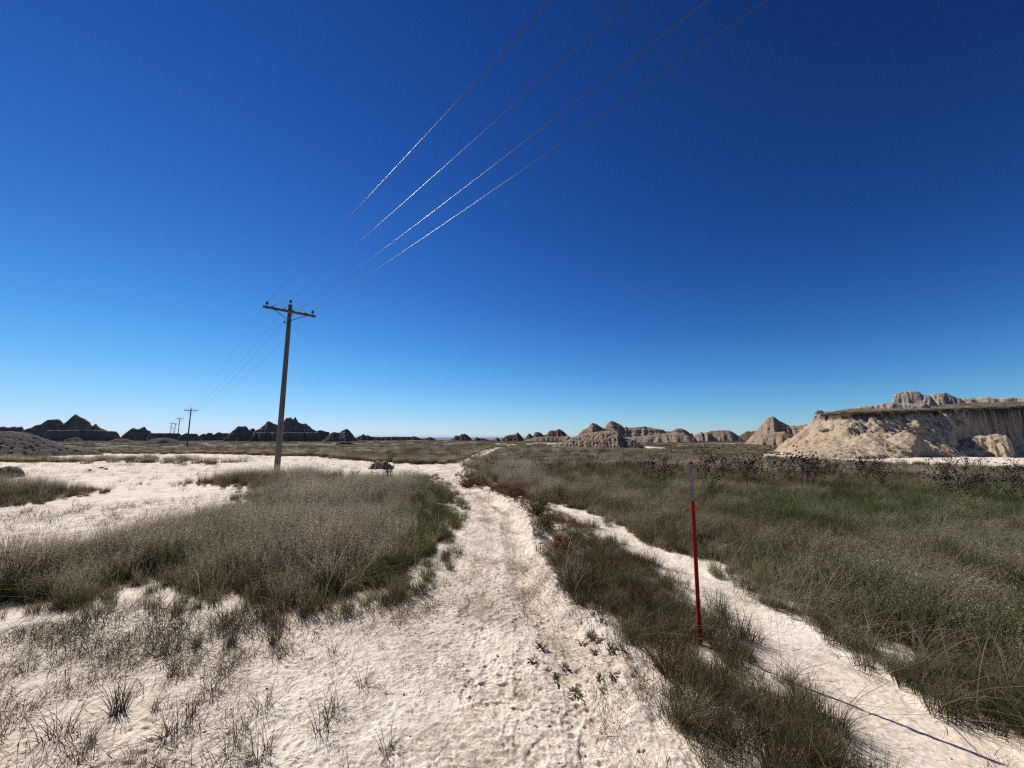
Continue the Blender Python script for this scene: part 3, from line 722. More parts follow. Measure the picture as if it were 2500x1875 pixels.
for (u, v, s, lab) in ((1922, 1111, .35, 'pale rock lying at the left foot of the big butte'), (1898, 1112, .22, 'small pale rock left of the big butte foot'), (1960, 1116, .2, 'pale stone in front of the big butte foot')):
    x, y = P(u, v); o = mkobj('rock', lumpy('rock', (1.3, .8, .6), int(u), M_TANROCK, 3, .4), M_TANROCK); o.scale = (s,) * 3; place(o, x, y, .03)
    tag(o, lab, 'rock')
# dark overhanging slab on the butte's left flank and the block on its shoulder
def on_butte(u, v, yy):
    x = UY(u, yy)[0]; return x, yy, float(butte_z(np.array([x]), np.array([yy]))[0])
x, y, z = on_butte(2021, 1044, 42.5); o = mkobj('rock', lumpy('rock', (.62, .4, .25), 301, M_TANROCK, 4, .5), M_TANROCK); o.location = (x, y, z + .1); tag(o, 'dark slab of rock sticking out of the big butte left flank', 'rock')
x, y = UY(2009, 45); o = mkobj('rock', lumpy('rock', (.45, .4, .3), 305, M_TANROCK, 4, .6), M_TANROCK); o.location = (x, y, 1.65 + (1066 - 1010) / FPX * 45 + .12); tag(o, 'dark block perched on the left shoulder of the big butte', 'rock')

# ------------------------------------------------------------------ power line
M_WOOD = None
def wood():
    m, nt, p = newmat('weathered_pole_wood')
    f = noisetex(nt, 18, 6, .6, N(nt, 'ShaderNodeTexCoord').outputs['Object'], (1, 1, .06))
    c = ramp(nt, f, [(.3, (.055, .045, .04)), (.5, (.115, .10, .09)), (.72, (.19, .17, .155))])
    nt.links.new(c, p.inputs['Base Color']); p.inputs['Roughness'].default_value = .9
    nt.links.new(bump(nt, f, .5, .01), p.inputs['Normal']); return m
M_WOOD = wood()
M_PORC = plain('brown_porcelain', (.06, .045, .04), .25, 0, .5)
M_STEEL = plain('dull_steel', (.12, .12, .125), .5, .8)
M_ROD = plain('pale_plastic_rod', (.55, .57, .6), .18, 0, .8)
M_WIRE, _nt, _p = newmat('aluminium_wire')
_p.inputs['Base Color'].default_value = (.13, .13, .14, 1); _p.inputs['Metallic'].default_value = .55; _p.inputs['Roughness'].default_value = .42

PH = 8.55
def make_pole():
    root = bpy.data.objects.new('power_pole', None); link(root)
    mb = MB(); mb.tube([(0, 0, -.3), (0, 0, 1), (0, 0, 3), (0, 0, 6), (0, 0, PH - .02), (0, 0, PH)], [.138, .135, .125, .11, .098, .085], 18)
    mb.build('shaft', M_WOOD, root, True)
    az_ = PH - .42
    mb = MB(); mb.box((0, -.15, az_), 2.44, .09, .115); o = mb.build('crossarm', M_WOOD, root)
    for s in (-1, 1):
        mb = MB(); mb.tube([(s * .80, -.205, az_ - .03), (s * .06, -.14, az_ - .47)], .018, 6); mb.build('brace', M_STEEL, root)
    def insulator(x, y_, z, hgt):
        m1 = MB(); m1.tube([(x, y_, z - .16), (x, y_, z + hgt)], .012, 8); o1 = m1.build('pin', M_STEEL, root)
        m2 = MB(); prof = [(0, .02), (.0, .045), (.02, .072), (.035, .05), (.055, .048), (.06, .068), (.075, .05), (.10, .04), (.115, .05), (.13, .045), (.14, .02)]
        m2.tube([(x, y_, z + hgt - .05 + a * 1.15) for a, b in prof], [b * 1.15 for a, b in prof], 14); m2.build('insulator', M_PORC, root, True)
        m3 = MB(); top = z + hgt + .075
        m3.tube([(x, y_ - .26, top + .012), (x, y_ - .05, top + .028), (x, y_ + .05, top + .028), (x, y_ + .26, top + .012)], .015, 6); m3.build('wire_tie', M_ROD, root)
        return (x, y_, top + .028)
    pts = [insulator(-1.06, -.15, az_ + .06, .13), insulator(0, -.02, PH, .16), insulator(1.06, -.15, az_ + .06, .13)]
    mb = MB(); mb.box((-.14, -.02, PH - 1.02), .16, .05, .03); mb.build('bracket', M_STEEL, root)
    mb = MB(); mb.tube([(-.21, -.02, PH - 1.05), (-.21, -.02, PH - .99), (-.21, -.02, PH - .93)], [.03, .045, .03], 10); mb.build('spool_insulator', M_PORC, root, True)
    pts.append((-.25, -.02, PH - .99))
    for z in (PH - .42, PH - .22, PH - .90, PH - 1.1):
        mb = MB(); mb.tube([(0.0, -.16 if z > PH - .5 and z < PH - .3 else -.12, z), (0, .16, z)], .02, 6); mb.build('bolt', M_STEEL, root)
    # perch guards: two crossed rods either side of the pole top
    for x0, x1, dz, yy in ((-.82, -.20, .46, -.12), (-.27, -.84, .52, -.19), (.10, .74, .48, -.12), (.72, .17, .50, -.19)):
        mb = MB(); mb.tube([(x0 - .02 * (1 if x1 > x0 else -1), yy, az_ + .05), (x0 - .03 * (1 if x1 > x0 else -1), yy, az_ + .10), (x0, yy, az_ + .12), (x1, yy, az_ + .06 + dz)], [.012, .012, .018, .013], 6); mb.build('perch_guard', M_ROD, root)
        mb = MB(); mb.box((x0, -.15, az_ + .07), .13, .11, .03); mb.build('clamp', M_STEEL, root)
    return root, pts
pole0, WPTS = make_pole()
PARTS = [c for c in pole0.children]
def pole_at(u, vbase, vtop, depth, first=False, z0=None):
    """stand a pole at this depth (metres along the camera's forward axis on the ground)"""
    x, yy, z = ray(u, 1066); k = depth / yy; px, py = x * k, depth
    return px, py
specs = []   # x, y, base z, height scale, label
x, y = P(676, 1148); specs.append((x, y, gz1(x, y), 1.0, 'nearest power pole, dark leaning-looking wooden pole by the grass edge'))
def far_pole(u, vt, d, base, label):
    rx, ry, rz = ray(u, vt); k = d / math.hypot(rx, ry); top = EYE + rz * k - .25
    specs.append((rx * k, ry * k, base, (top - base) / PH, label))
far_pole(467, 995, 109, -.6, 'second power pole, standing in the brown grass left of the nearest one')
far_pole(439.5, 1018, 196, -.6, 'third power pole, rising behind the low dark mound')
far_pole(429, 1032, 262, -1.0, 'fourth power pole, thin and just left of the third one')
far_pole(420, 1031, 330, 0.0, 'distant power pole on the mesa rim, taller of the far left pair')
far_pole(425, 1042.5, 400, -2.0, 'small distant power pole between the fourth and the far left pair')
far_pole(417, 1040, 470, 0.5, 'tiniest distant power pole at the left end of the line')
LD = math.atan2(specs[1][0] - specs[0][0], specs[1][1] - specs[0][1])
poles = []
for i, (x, y, z, s, lab) in enumerate(specs):
    if i == 0: o = pole0
    else:
        o = pole0.copy(); COL.objects.link(o)
        for c in PARTS:
            d = c.copy(); COL.objects.link(d); d.parent = o
    o.location = (x, y, z); o.scale = (1, 1, s); o.rotation_euler = (0, 0, -LD)
    tag(o, lab, 'power pole', 'power poles of the line crossing the plain'); poles.append((x, y, z, s))
def wpt(i, k):
    x, y, z, s = poles[i]; a, b, c = WPTS[k]; ca, sa = math.cos(-LD), math.sin(-LD)
    return Vector((x + ca * a - sa * b, y + sa * a + ca * b, z + c * s))
names = ['left power wire on the crossarm end nearer the left edge', 'power wire carried on top of the poles', 'right power wire on the crossarm end away from the left edge', 'lowest power wire, held on the side brackets below the crossarms']
wb = Vector((math.sin(R(137.8)), math.cos(R(137.8)), 0)) * 70
for k in range(4):
    P_ = []
    def span(a, b, sag, n=28):
        for j in range(n):
            t = j / n; p = a.lerp(b, t); p = p.copy(); p.z -= 4 * sag * t * (1 - t); P_.append(p)
    a = wpt(0, k); back = a + wb + Vector((0, 0, -.05))
    span(back, a, 1.1, 70)
    for i in range(len(poles) - 1): span(wpt(i, k), wpt(i + 1, k), (1.15, 1.0, .6, .6, .6, .6)[i])
    P_.append(wpt(len(poles) - 1, k))
    mb = MB(); mb.tube(P_, .0066, 8); o = mb.build('power_wire', M_WIRE, None, True)
    tag(o, names[k], 'wire', 'wires of the power line')

# ------------------------------------------------------------------ trail marker
def make_marker():
    global BUSHXY
    M_RED = plain('red_post', (.30, .008, .008), .6, 0, .2)
    M_WH = plain('white_decal', (.36, .33, .33), .6); M_BK = plain('black_print', (.012, .012, .015), .5)
    x, y = P(1711, 1592); BUSHXY.append((x, y, .07)); BUSHXY.append((x - .05, y - .12, .09)); BUSHXY.append((x - .10, y - .26, .08)); root = bpy.data.objects.new('trail_marker', None); link(root)
    root.location = (x, y, gz1(x, y)); root.rotation_euler = (R(1.2), R(.35), -math.atan2(x, y) * .9)
    mb = MB(); h = 1.395; w = .030
    prof = [(-w / 2, .004), (-w / 2 + .004, -.003), (0, -.0055), (w / 2 - .004, -.003), (w / 2, .004), (w / 2, .0075), (0, .001), (-w / 2, .0075)]
    zs = [-.25, .2, .6, 1.0, 1.3, h]; n = len(prof)
    v = [(a, b, z) for z in zs for a, b in prof]
    f = [(i * n + k, i * n + (k + 1) % n, (i + 1) * n + (k + 1) % n, (i + 1) * n + k) for i in range(len(zs) - 1) for k in range(n)] + [tuple(range(n - 1, -1, -1)), tuple((len(zs) - 1) * n + k for k in range(n))]
    mb.add(v, f); mb.build('post', M_RED, root)
    mb = MB(); mb.box((0, -.0072, h - .018 - .147), .0275, .0014, .298); mb.build('dark_border', M_BK, root)
    mb = MB(); mb.box((0, -.0088, h - .018 - .147), .0222, .0014, .290); dec = mb.build('decal', M_WH, root)
    cu = bpy.data.curves.new('lettering', 'FONT'); cu.body = '\n'.join('CASTLE') + '\n \n' + '\n'.join('TRAIL')
    cu.align_x = 'CENTER'; cu.size = .0235; cu.space_line = 1.03; cu.extrude = .0004; cu.offset = .0006
    tmp = link(bpy.data.objects.new('lettering_outline', cu)); bpy.context.view_layer.update()
    tm = bpy.data.meshes.new_from_object(tmp.evaluated_get(bpy.context.evaluated_depsgraph_get())); bpy.data.objects.remove(tmp)
    tm.materials.clear(); t = mkobj('lettering', tm, M_BK, dec)
    t.rotation_euler = (R(90), 0, 0); t.location = (0, -.0101, h - .018 - .025)
    tag(root, 'thin red post with a white strip reading CASTLE TRAIL in the grassy median', 'trail marker')
make_marker()

# ------------------------------------------------------------------ bird
mb = MB()
mb.tube([(-.12, 0, 0), (-.05, 0, .01), (.05, 0, .015), (.11, 0, .01), (.16, 0, 0)], [.01, .03, .035, .025, .006], 8)
o = mb.build('bird', plain('dark_feathers', (.02, .02, .022)), None, True)
mw = MB()
for s in (-1, 1): mw.add([(.04, s * .02, .02), (.07, s * .16, .07), (.02, s * .34, .04), (-.03, s * .16, .055), (-.04, s * .02, .02), (.02, s * .16, .075)], [(0, 1, 5, 4), (1, 2, 5), (5, 2, 3), (4, 5, 3)])
mw.build('wings', o.data.materials[0], o)
rx, ry, rz = ray(2204, 886); k = 75 / math.hypot(rx, ry); o.location = (rx * k, ry * k, EYE + rz * k); o.rotation_euler = (0, R(-14), R(20))
tag(o, 'tiny dark bird gliding alone in the blue sky', 'bird')

# ------------------------------------------------------------------ plants that can be told apart
SF = bpy.data
def sunflower_proto(seed, h=1.0):
    g = random.Random(seed); root = bpy.data.objects.new('dried_sunflower', None)
    st = MB(); dk = (.05, .038, .028); heads = []
    def leaf(p, L, c):
        a = g.uniform(0, 6.28); d = Vector((math.cos(a), math.sin(a), g.uniform(-1.2, -.1))).normalized(); e = d.cross(Vector((0, 0, 1))).normalized() * L * .28
        q = p + d * L; m = p + d * L * .5
        st.add([p, m + e, q, m - e], [(0, 1, 2), (0, 2, 3)], c)
    def branch(p, d, L, r, lvl):
        pts = [p]; n = 4
        for k in range(n):
            d = (d + Vector((g.gauss(0, .09), g.gauss(0, .09), .05))).normalized(); pts.append(pts[-1] + d * L / n)
        st.tube(pts, [r * (1 - .5 * k / n) for k in range(n + 1)], 4, dk)
        if lvl < 2:
            for k in range(g.randint(4, 6) if lvl == 0 else g.randint(1, 3)):
                t = g.uniform(.3, .95); i = min(int(t * n), n - 1); a = g.uniform(0, 6.28)
                dd = (d * .9 + Vector((math.cos(a), math.sin(a), .25)) * .7).normalized(); branch(pts[i].lerp(pts[i + 1], t * n - i), dd, L * (.45 if lvl == 0 else .5) * g.uniform(.7, 1.15), r * .55, lvl + 1)
        for k in range(3 if lvl == 0 else 1):
            t = g.uniform(.2, .9); i = min(int(t * n), n - 1); leaf(pts[i], g.uniform(.035, .08), g.choice([(.055, .045, .02), (.05, .07, .02), (.04, .03, .02)]))
        heads.append((pts[-1], d))
    b = (g.uniform(.0, .35), g.uniform(-.2, .05))
    branch(Vector((0, 0, 0)), Vector((b[0], b[1], 1)).normalized(), h * .8, .006, 0)
    stem = bpy.data.objects.new('stem', st.mesh('stem')); stem.data.materials.append(M_PLANT); stem.parent = root
    parts = [stem]
    hm = MB(); hm.tube([(0, 0, -.006), (0, 0, 0), (0, 0, .010), (0, 0, .018)], [.008, .021, .02, .009], 8, (.030, .020, .014))
    me = hm.mesh('seed_head'); me.materials.append(M_PLANT)
    for p, d in heads:
        o = bpy.data.objects.new('seed_head', me); o.parent = root; o.location = p
        dd = (d + Vector((g.gauss(0, .5), g.gauss(0, .5), g.gauss(0, .3)))).normalized(); o.rotation_euler = dd.to_track_quat('Z', 'Y').to_euler(); o.scale = (g.uniform(.8, 1.25),) * 3
        parts.append(o)
    return root, parts
SUN = [sunflower_proto(100 + i) for i in range(6)]
def place_plant(pr, x, y, s, rz, label, cat, group):
    root, parts = pr; o = root.copy(); COL.objects.link(o)
    for c in parts:
        d = c.copy(); COL.objects.link(d); d.parent = o
    o.location = (x, y, gz1(x, y) - .01); o.scale = (s, s, s); o.rotation_euler = (0, 0, rz)
    return tag(o, label, cat, group)
clusters = [  # u0,u1,v0,v1 of the bases in the photo, count, height, label, group
    (1560, 1660, 1172, 1215, 24, .85, 'dried dark sunflower plant just left of the top of the red marker', 'sunflowers left of the red marker'),
    (1700, 1980, 1172, 1225, 60, 1.0, 'dried dark sunflower plant in the thick band right of the red marker', 'sunflowers right of the red marker'),
    (1980, 2150, 1165, 1215, 36, .95, 'dried dark sunflower plant at the right end of the band below the big butte', 'sunflowers below the big butte'),
    (2280, 2500, 1195, 1262, 50, .8, 'windblown dark sunflower plant at the right edge of the field', 'sunflowers at the right edge'),
    (2300, 2440, 1150, 1172, 16, .8, 'dark sunflower plant on the pale strip under the shaded hollow of the butte', 'sunflowers under the hollow'),
    (1180, 1560, 1122, 1180, 80, .72, 'small dried sunflower plant scattered in the grass right of the trail bend', 'sunflowers right of the trail bend'),
    (1900, 2300, 1140, 1165, 12, .7, 'lone dried sunflower plant in the pale grass below the butte foot', 'sunflowers below the butte foot'),
    (905, 965, 1185, 1215, 7, .9, 'leafy dark sunflower plant rising from the left meadow by the trail', 'sunflowers in the left meadow'),
    (780, 900, 1175, 1195, 5, .62, 'thin dry stalk in the left meadow beyond the near power pole', 'stalks in the left meadow')]
SUNP = []
for (u0, u1, v0, v1, n, h, lab, grp) in clusters:
    for k in range(n):
        x, y = P(random.uniform(u0, u1), v0 + (v1 - v0) * random.random()); SUNP.append((x, y))
        place_plant(SUN[random.randrange(6)], x, y, h * random.uniform(.78, 1.15), random.uniform(-.9, .9) if u0 > 1500 else random.uniform(0, 6.28), lab, 'sunflower', grp)

def bushy(name, n, rad, h, cols, seed, leafn=10, lsz=.02, spread=.9, droop=.1):
    g = random.Random(seed); mb = MB()
    for i in range(n):
        a = g.uniform(0, 6.28); t = g.uniform(0, 1) ** .6 * spread; d = Vector((math.cos(a) * t, math.sin(a) * t, 1.05 - t * .6)).normalized()
        L = h * g.uniform(.6, 1.1); p = Vector((math.cos(a), math.sin(a), 0)) * rad * .15 * g.random(); c = g.choice(cols); pts = [p]
        for k in range(3):
            d = (d + Vector((g.gauss(0, .12), g.gauss(0, .12), .05 - droop * k))).normalized(); pts.append(pts[-1] + d * L / 3)
        mb.tube(pts, [.003, .0025, .002, .001], 3, tuple(v * .7 for v in c), False)
        for k in range(leafn):
            q = g.uniform(.15, 1) * 3; j = min(int(q), 2); pp = pts[j].lerp(pts[j + 1], q - j)
            dd = Vector((g.gauss(0, 1), g.gauss(0, 1), g.gauss(0.3, .8))).normalized(); e = dd.cross(Vector((g.gauss(0, 1), g.gauss(0, 1), g.gauss(0, 1)))).normalized() * lsz * .22; s = lsz * g.uniform(.6, 1.4)
            cc = tuple(v * g.uniform(.7, 1.3) for v in c)
            mb.add([pp, pp + dd * s * .5 + e, pp + dd * s, pp + dd * s * .5 - e], [(0, 1, 2, 3)], cc)
    me = mb.mesh(name); me.materials.append(M_PLANT); return me
RUST = [(.32, .125, .045), (.24, .085, .035), (.36, .19, .07), (.15, .07, .035)]

OLIV = [(.085, .095, .03), (.13, .12, .045), (.10, .08, .035)]
WEED = [(.085, .095, .045), (.055, .06, .03), (.13, .095, .055)]
bushes = [
    ((1140, 1188), 'shrub', 90, .5, .50, RUST, 'round rusty brown shrub at the bend of the trail', 3.0),
    ((1170, 1186), 'shrub', 40, .5, .36, RUST[:2] + OLIV, 'low brown shrub just right of the round rusty shrub', 1.0),
    ((1255, 1216), 'shrub', 70, .5, .44, RUST, 'orange brown shrub on the trail edge below the bend', 1.0),
    ((1225, 1206), 'shrub', 40, .5, .32, RUST[2:] + OLIV, 'thin orange shrub left of the orange brown one on the trail edge', 1.0),
    ((1312, 1262), 'shrub', 60, .5, .55, OLIV + RUST[2:3], 'yellow olive shrub with a dark head on the trail edge', 1.0),
    ((1330, 1300), 'shrub', 50, .5, .30, RUST[2:] + OLIV, 'orange tinged weed where the grassy median begins', 1.0),
    ((1368, 1352), 'shrub', 46, .4, .24, RUST, 'dark red brown shrub over a shadowed hollow on the trail edge', 1.0),
    ((1398, 1440), 'shrub', 60, .4, .27, RUST, 'rusty shrub leaning over the pale lip of the trail', 1.0),
    ((1436, 1448), 'shrub', 55, .4, .28, RUST[:1] + OLIV, 'brown green shrub behind the rusty one on the median', 1.0),
    ((1545, 1492), 'shrub', 40, .3, .17, RUST, 'small reddish weed in the middle of the grassy median', 1.0),
    ((1628, 1655), 'shrub', 30, .3, .20, RUST[:3], 'upright rust coloured weed left of the red marker foot', 1.0),
    ((2086, 1560), 'shrub', 24, .3, .16, RUST, 'small brown weed at the right edge of the second track', 1.0)]
for i, ((u, v), nm, n, rad, h, cols, lab, _) in enumerate(bushes):
    x, y = P(u, v); BUSHXY.append((x, y, .26 if y > 6 else .04)); o = mkobj(nm, bushy(nm, n * 2, rad, h, cols if y > 5 else [tuple(v * .62 for v in c_) for c_ in cols], 500 + i, 16, .03 if y > 5 else .012, .95)); place(o, x, y, -.01); tag(o, lab, 'shrub', 'rusty shrubs along the trail')

def rosette(seed, n=18, L=.075, up=.45, cols=WEED):
    g = random.Random(seed); mb = MB()
    for i in range(n):
        a = g.uniform(0, 6.28); t = g.uniform(.1, up * 2); d = Vector((math.cos(a), math.sin(a), t)).normalized(); e = Vector((-math.sin(a), math.cos(a), 0)) * L * .11
        p = d * L * g.uniform(0, .35); l = L * g.uniform(.6, 1.2); c = tuple(v * g.uniform(.7, 1.25) for v in g.choice(cols))
        k = p + d * l * .55 + Vector((0, 0, .004)); q = p + d * l + Vector((0, 0, -l * .12))
        mb.add([p - e * .4, p + e * .4, k + e, q, k - e], [(0, 1, 2, 4), (4, 2, 3)], c)
    me = mb.mesh('leafy_weed'); me.materials.append(M_PLANT); return me
ROS = [rosette(700 + i, 16 + 5 * i) for i in range(4)]
wz = lambda X, Y: (1280 + X / 5.53, 1400 + Y / 5.53)
weeds = [((750, 690), 1.3, 'clump of small dark leaves on the lip, topmost on the bare sand'), ((915, 650), .7, 'small leafy weed right of the topmost clump on the lip'),
    ((1060, 780), .8, 'little leafy weed beside a pit in the sand lip'), ((905, 860), 1.2, 'bushy leafy weed on the lip next to a dark shadow'), ((790, 920), 1.2, 'dark leafy weed hanging into the trail hollow'),
    ((960, 960), 1.1, 'leafy weed in the middle of the row along the lip'), ((1045, 975), .9, 'spiky leafy weed at the right of the row on the lip'), ((960, 1080), .9, 'leafy weed above a round pit in the lip'),
    ((1155, 1090), 1.0, 'star shaped leafy weed above the largest spreading one'), ((1200, 1180), 1.5, 'largest spreading leafy weed on the bare lip'), ((1310, 1150), 1.0, 'leafy weed joined to the right of the largest one'),
    ((1040, 1440), 1.0, 'brownish leafy weed left of the upright star weed'), ((1200, 1450), 1.1, 'upright star shaped leafy weed low on the lip'), ((1060, 1590), .8, 'reddish leafy weed below the star shaped one'),
    ((740, 450), 1.5, 'bright green leaves under the rusty leaning shrub'), ((560, 110), 1.5, 'green leafy weed left of the rusty leaning shrub'), ((560, 380), .8, 'small grey green weed on the lip left of the bright leaves'),
    ((230, 1030), 1.3, 'low dark weed in the middle of the trail'), ((120, 1210), 1.1, 'flattened dark weed on the trail below the low dark one'), ((540, 1250), .9, 'creeping weed on the right side of the trail'),
    ((440, 1440), 1.2, 'long flat weed across the trail hollow'), ((700, 1580), 1.2, 'weed lying across the lower trail hollow')]
for i, ((X, Y), s, lab) in enumerate(weeds):
    x, y = P(*wz(X, Y)); o = link(bpy.data.objects.new('leafy_weed', ROS[i % 4])); place(o, x, y, -.004, i * 1.3); o.scale = (s * .62,) * 3
    tag(o, lab, 'weed', 'leafy weeds on the bare trail edge')

def dtuft(seed, n, rad, h, lean, w=.003):
    V, F, C, pts, hh = blade_arrays(n, rad, h, .45, w, lean, .6, [(.4, (.07, .065, .03), (.17, .15, .07)), (.6, (.09, .065, .035), (.24, .18, .11))], 4, .5, None, seed)
    me = npmesh('grass_tuft', np.array(V), np.array(F), False); a = me.color_attributes.new('Col', 'FLOAT_COLOR', 'POINT')
    a.data.foreach_set('color', np.hstack([np.array(C), np.ones((len(C), 1))]).astype(np.float32).ravel()); me.materials.append(M_PLANT); return me
DT = [dtuft(900, 90, .035, .15, .5), dtuft(901, 60, .05, .11, .7), dtuft(902, 45, .03, .13, .6), dtuft(903, 36, .04, .09, .9)]
tz = lambda X, Y: (X / 2.212, 1300 + Y / 2.212)
tufts = [((640, 985), 0, 1.15, 'largest dense green grass tuft on the pale sand at lower left'), ((300, 1130), 1, 1.3, 'wide dark tuft trailing leftward near the bottom left corner'), ((490, 1160), 2, .7, 'small dark knot of grass right of the wide trailing tuft'),
    ((935, 1110), 1, 1.2, 'broad sprawling tuft low on the sand right of the largest one'), ((1250, 620), 0, 1.0, 'dark upright tuft at the ragged edge of the meadow'), ((1480, 610), 0, 1.0, 'tall brown tuft right of the dark upright one at the meadow edge'),
    ((1040, 1010), 2, .9, 'thin tuft above the broad sprawling one'), ((1410, 980), 1, 1.0, 'leaning pale tuft near the middle of the sand'), ((1285, 1090), 1, 1.0, 'spreading tuft below the leaning pale one'),
    ((1790, 975), 1, 1.1, 'dark star shaped tuft close to the left side of the trail'), ((1800, 660), 3, 1.0, 'fine tuft under the meadow corner by the trail'), ((1240, 1215), 1, 1.0, 'dense tuft at the bottom edge left of the trail'),
    ((1740, 1070), 3, 1.3, 'sprawling tuft below the dark star shaped one'), ((1500, 700), 3, 1.1, 'low bushy tuft under the tall brown one'), ((880, 660), 2, 1.0, 'pair of bent blades left of the meadow corner'),
    ((135, 760), 1, .9, 'dark tuft in a shadow streak near the left edge'), ((480, 640), 1, 1.1, 'long dark shadowed tuft below the left meadow'), ((835, 975), 2, .7, 'small tuft just right of the largest green one'),
    ((930, 790), 2, .9, 'tuft beside the brown caterpillar shaped spike'), ((1210, 790), 1, 1.0, 'brownish tuft in the middle of the sandy slope'), ((1060, 620), 0, .8, 'dark tuft among the thin shoots under the meadow'),
    ((2090, 1180), 3, 1.0, 'flat tuft beside footprints at the trail edge'), ((400, 1250), 1, .9, 'cut off tuft at the very bottom left'), ((1400, 1240), 1, 1.2, 'wide tuft cut by the bottom edge'), ((1960, 830), 3, 1.1, 'loose wiry tuft nearest the trail'), ((1140, 880), 3, 1.2, 'lying wiry tuft in the centre of the sand')]
for i, ((X, Y), k, s, lab) in enumerate(tufts):
    x, y = P(*tz(X, Y)); o = link(bpy.data.objects.new('grass_tuft', DT[k])); place(o, x, y, -.004, i * 2.1); o.scale = (s,) * 3; tag(o, lab, 'grass tuft', 'grass tufts on the pale sand')

# ------------------------------------------------------------------ grass cover
def cover(r0, r1, dens):
    x, y = ring_points(r0, r1, dens)
    s, dt = sandmask(x, y); k = rng.uniform(0, 1, len(x)) > s * 1.02 + .0
    k &= clear_of_hills(x, y)
    for bx, by, br in BUSHXY: k &= np.hypot(x - bx, y - by) > br
    x, y, dt = x[k], y[k], dt[k]
    return x, y, gz(x, y)

acc = {k: [] for k in ('seedy', 'seedyr', 'far', 'green', 'short', 'patch', 'shoot', 'litter', 'straw')}
def put(kind, x, y, z, scl, tint, shade):
    n = len(x)
    if n: acc[kind].append((x, y, z, np.broadcast_to(scl, (n,)).astype(float) if np.ndim(scl) < 2 else scl, np.broadcast_to(tint, (n,)).astype(float), np.broadcast_to(shade, (n,)).astype(float)))

def spread(r0, r1, dens, near=True):
    x, y, z = cover(r0, r1, dens)
    n = len(x); r = np.hypot(x, y)
    med = sdf_near(MEDIAN, x, y) < 0
    left = (~med) & (x < .25 * y) & (r < 27)
    left &= (x < 1.2)
    tall = np.clip(1 + .32 * noise(x / 1.6, y / 1.6, 201) + .26 * noise(x / .45, y / .45, 202), .35, 1.5)
    tint = .42 * noise(x / 2.6, y / 2.6, 203) + .26 * noise(x / .6, y / .6, 204)
    shade = .30 * noise(x / 1.1, y / 1.1, 205) + .18 * noise(x / .35, y / .35, 206) + rng.normal(0, .15, n)
    q = rng.uniform(0, 1, n)
    eg = 1 - sstep(-.1, .5, sdf_near(EDGE_G, x, y))
    # distance to bare ground shortens the grass
    dmin = np.minimum.reduce([np.abs(sdf_near(p, x, y)) for p in (TRAIL, TRACK, FLATB)])
    rim = sstep(-.1, .9, dmin); st = np.minimum(np.abs(sdf_near(STRIPR, x, y, 9)), np.abs(sdf_near(STRIPC, x, y, 9))); tall = tall * (.5 + .5 * sstep(0, 9, st))
    if near:
        tint = tint - .34 * sstep(9, 15, y) * (x > 1.5)
        k = left & (q < .72 * (1 - .8 * eg)); rl = sstep(-.2, 1.5, dmin); k &= rng.uniform(0, 1, n) < .35 + .9 * rl; put('seedy', x[k], y[k], z[k], (tall * (.30 + .68 * rl))[k], tint[k] - .02, shade[k])
        ksh = left & (dmin < 1.2) & (rng.uniform(0, 1, n) < .75 - .45 * rl); put('short', x[ksh], y[ksh], z[ksh], (tall * (.5 + .5 * rl))[ksh], (tint - .15)[ksh], (shade + .05)[ksh])
        ks = left & (q < .07); put('straw', x[ks], y[ks], z[ks], tall[ks] * .9, tint[ks] * .4, shade[ks])
        k2 = left & ~k & (rng.uniform(0, 1, n) < .3 + .9 * rl); put('green', x[k2], y[k2], z[k2], (tall * (.38 + .6 * rl))[k2], (tint + .45 * eg)[k2], (shade - .1)[k2])
        k = med & (q < .93); put('short', x[k], y[k], z[k], (tall * (.46 + .42 * rim))[k], (tint - .12)[k], shade[k])
        k = med & ~k; put('seedyr', x[k], y[k], z[k], (.45 * tall)[k], tint[k], shade[k])
        rf = ~left & ~med; gr = 1 - sstep(-.6, .9, sdf_near(GREEN1, x, y, 2) + noise(x / 1.3, y / 1.3, 209))
        k = rf & (q < .62 - .35 * gr); gap = noise(x / 1.4, y / .9, 240) > .42; kk = k & gap; put('short', x[kk], y[kk], z[kk], (tall * .9)[kk], tint[kk] - .1, shade[kk]); k &= ~gap; ks = k & (rng.uniform(0, 1, n) < .16); put('straw', x[ks], y[ks], z[ks], (tall * (.6 + .4 * rim))[ks], tint[ks] * .4, shade[ks]); put('seedyr', x[k], y[k], z[k], (tall * (.38 + .52 * rim))[k], (tint + .02 + .3 * gr)[k], shade[k])
        ke = rf & (dmin < .55) & (q < .75); put('straw', x[ke], y[ke], z[ke], (.5 + .3 * tall)[ke], -.1, shade[ke] - .15)
        k2 = rf & ~k; put('green', x[k2], y[k2], z[k2], (tall * (.55 + .45 * rim))[k2], (tint + .35 * gr)[k2], shade[k2])
    else:
        lo = noise(x / 14, y / 6, 210)
        tint = tint - .25; k = q < .8; put('far', x[k], y[k], z[k], (tall * .68 * (1 + .2 * lo))[k], (tint + .2 * lo)[k], shade[k])
        k = ~k; put('green', x[k], y[k], z[k], (tall * 1.6)[k], (tint + .1)[k], shade[k])
spread(1.6, 4.2, 115); spread(4.2, 8, 62); spread(8, 13, 34); spread(13, 20, 14)
spread(20, 32, 4.2, False); spread(32, 60, 2.2, False); spread(60, 100, .7, False)
x, y, z = cover(1.5, 6.5, 75); k_ = sdf_near(MEDIAN, x, y) < -.06; x, y, z = x[k_], y[k_], z[k_]
put('short', x, y, z, rng.uniform(.35, .75, len(x)), rng.normal(-.12, .2, len(x)), rng.normal(0, .2, len(x)))
x, y, z = cover(70, 400, .06); k_ = y < 240; x, y, z = x[k_], y[k_], z[k_]
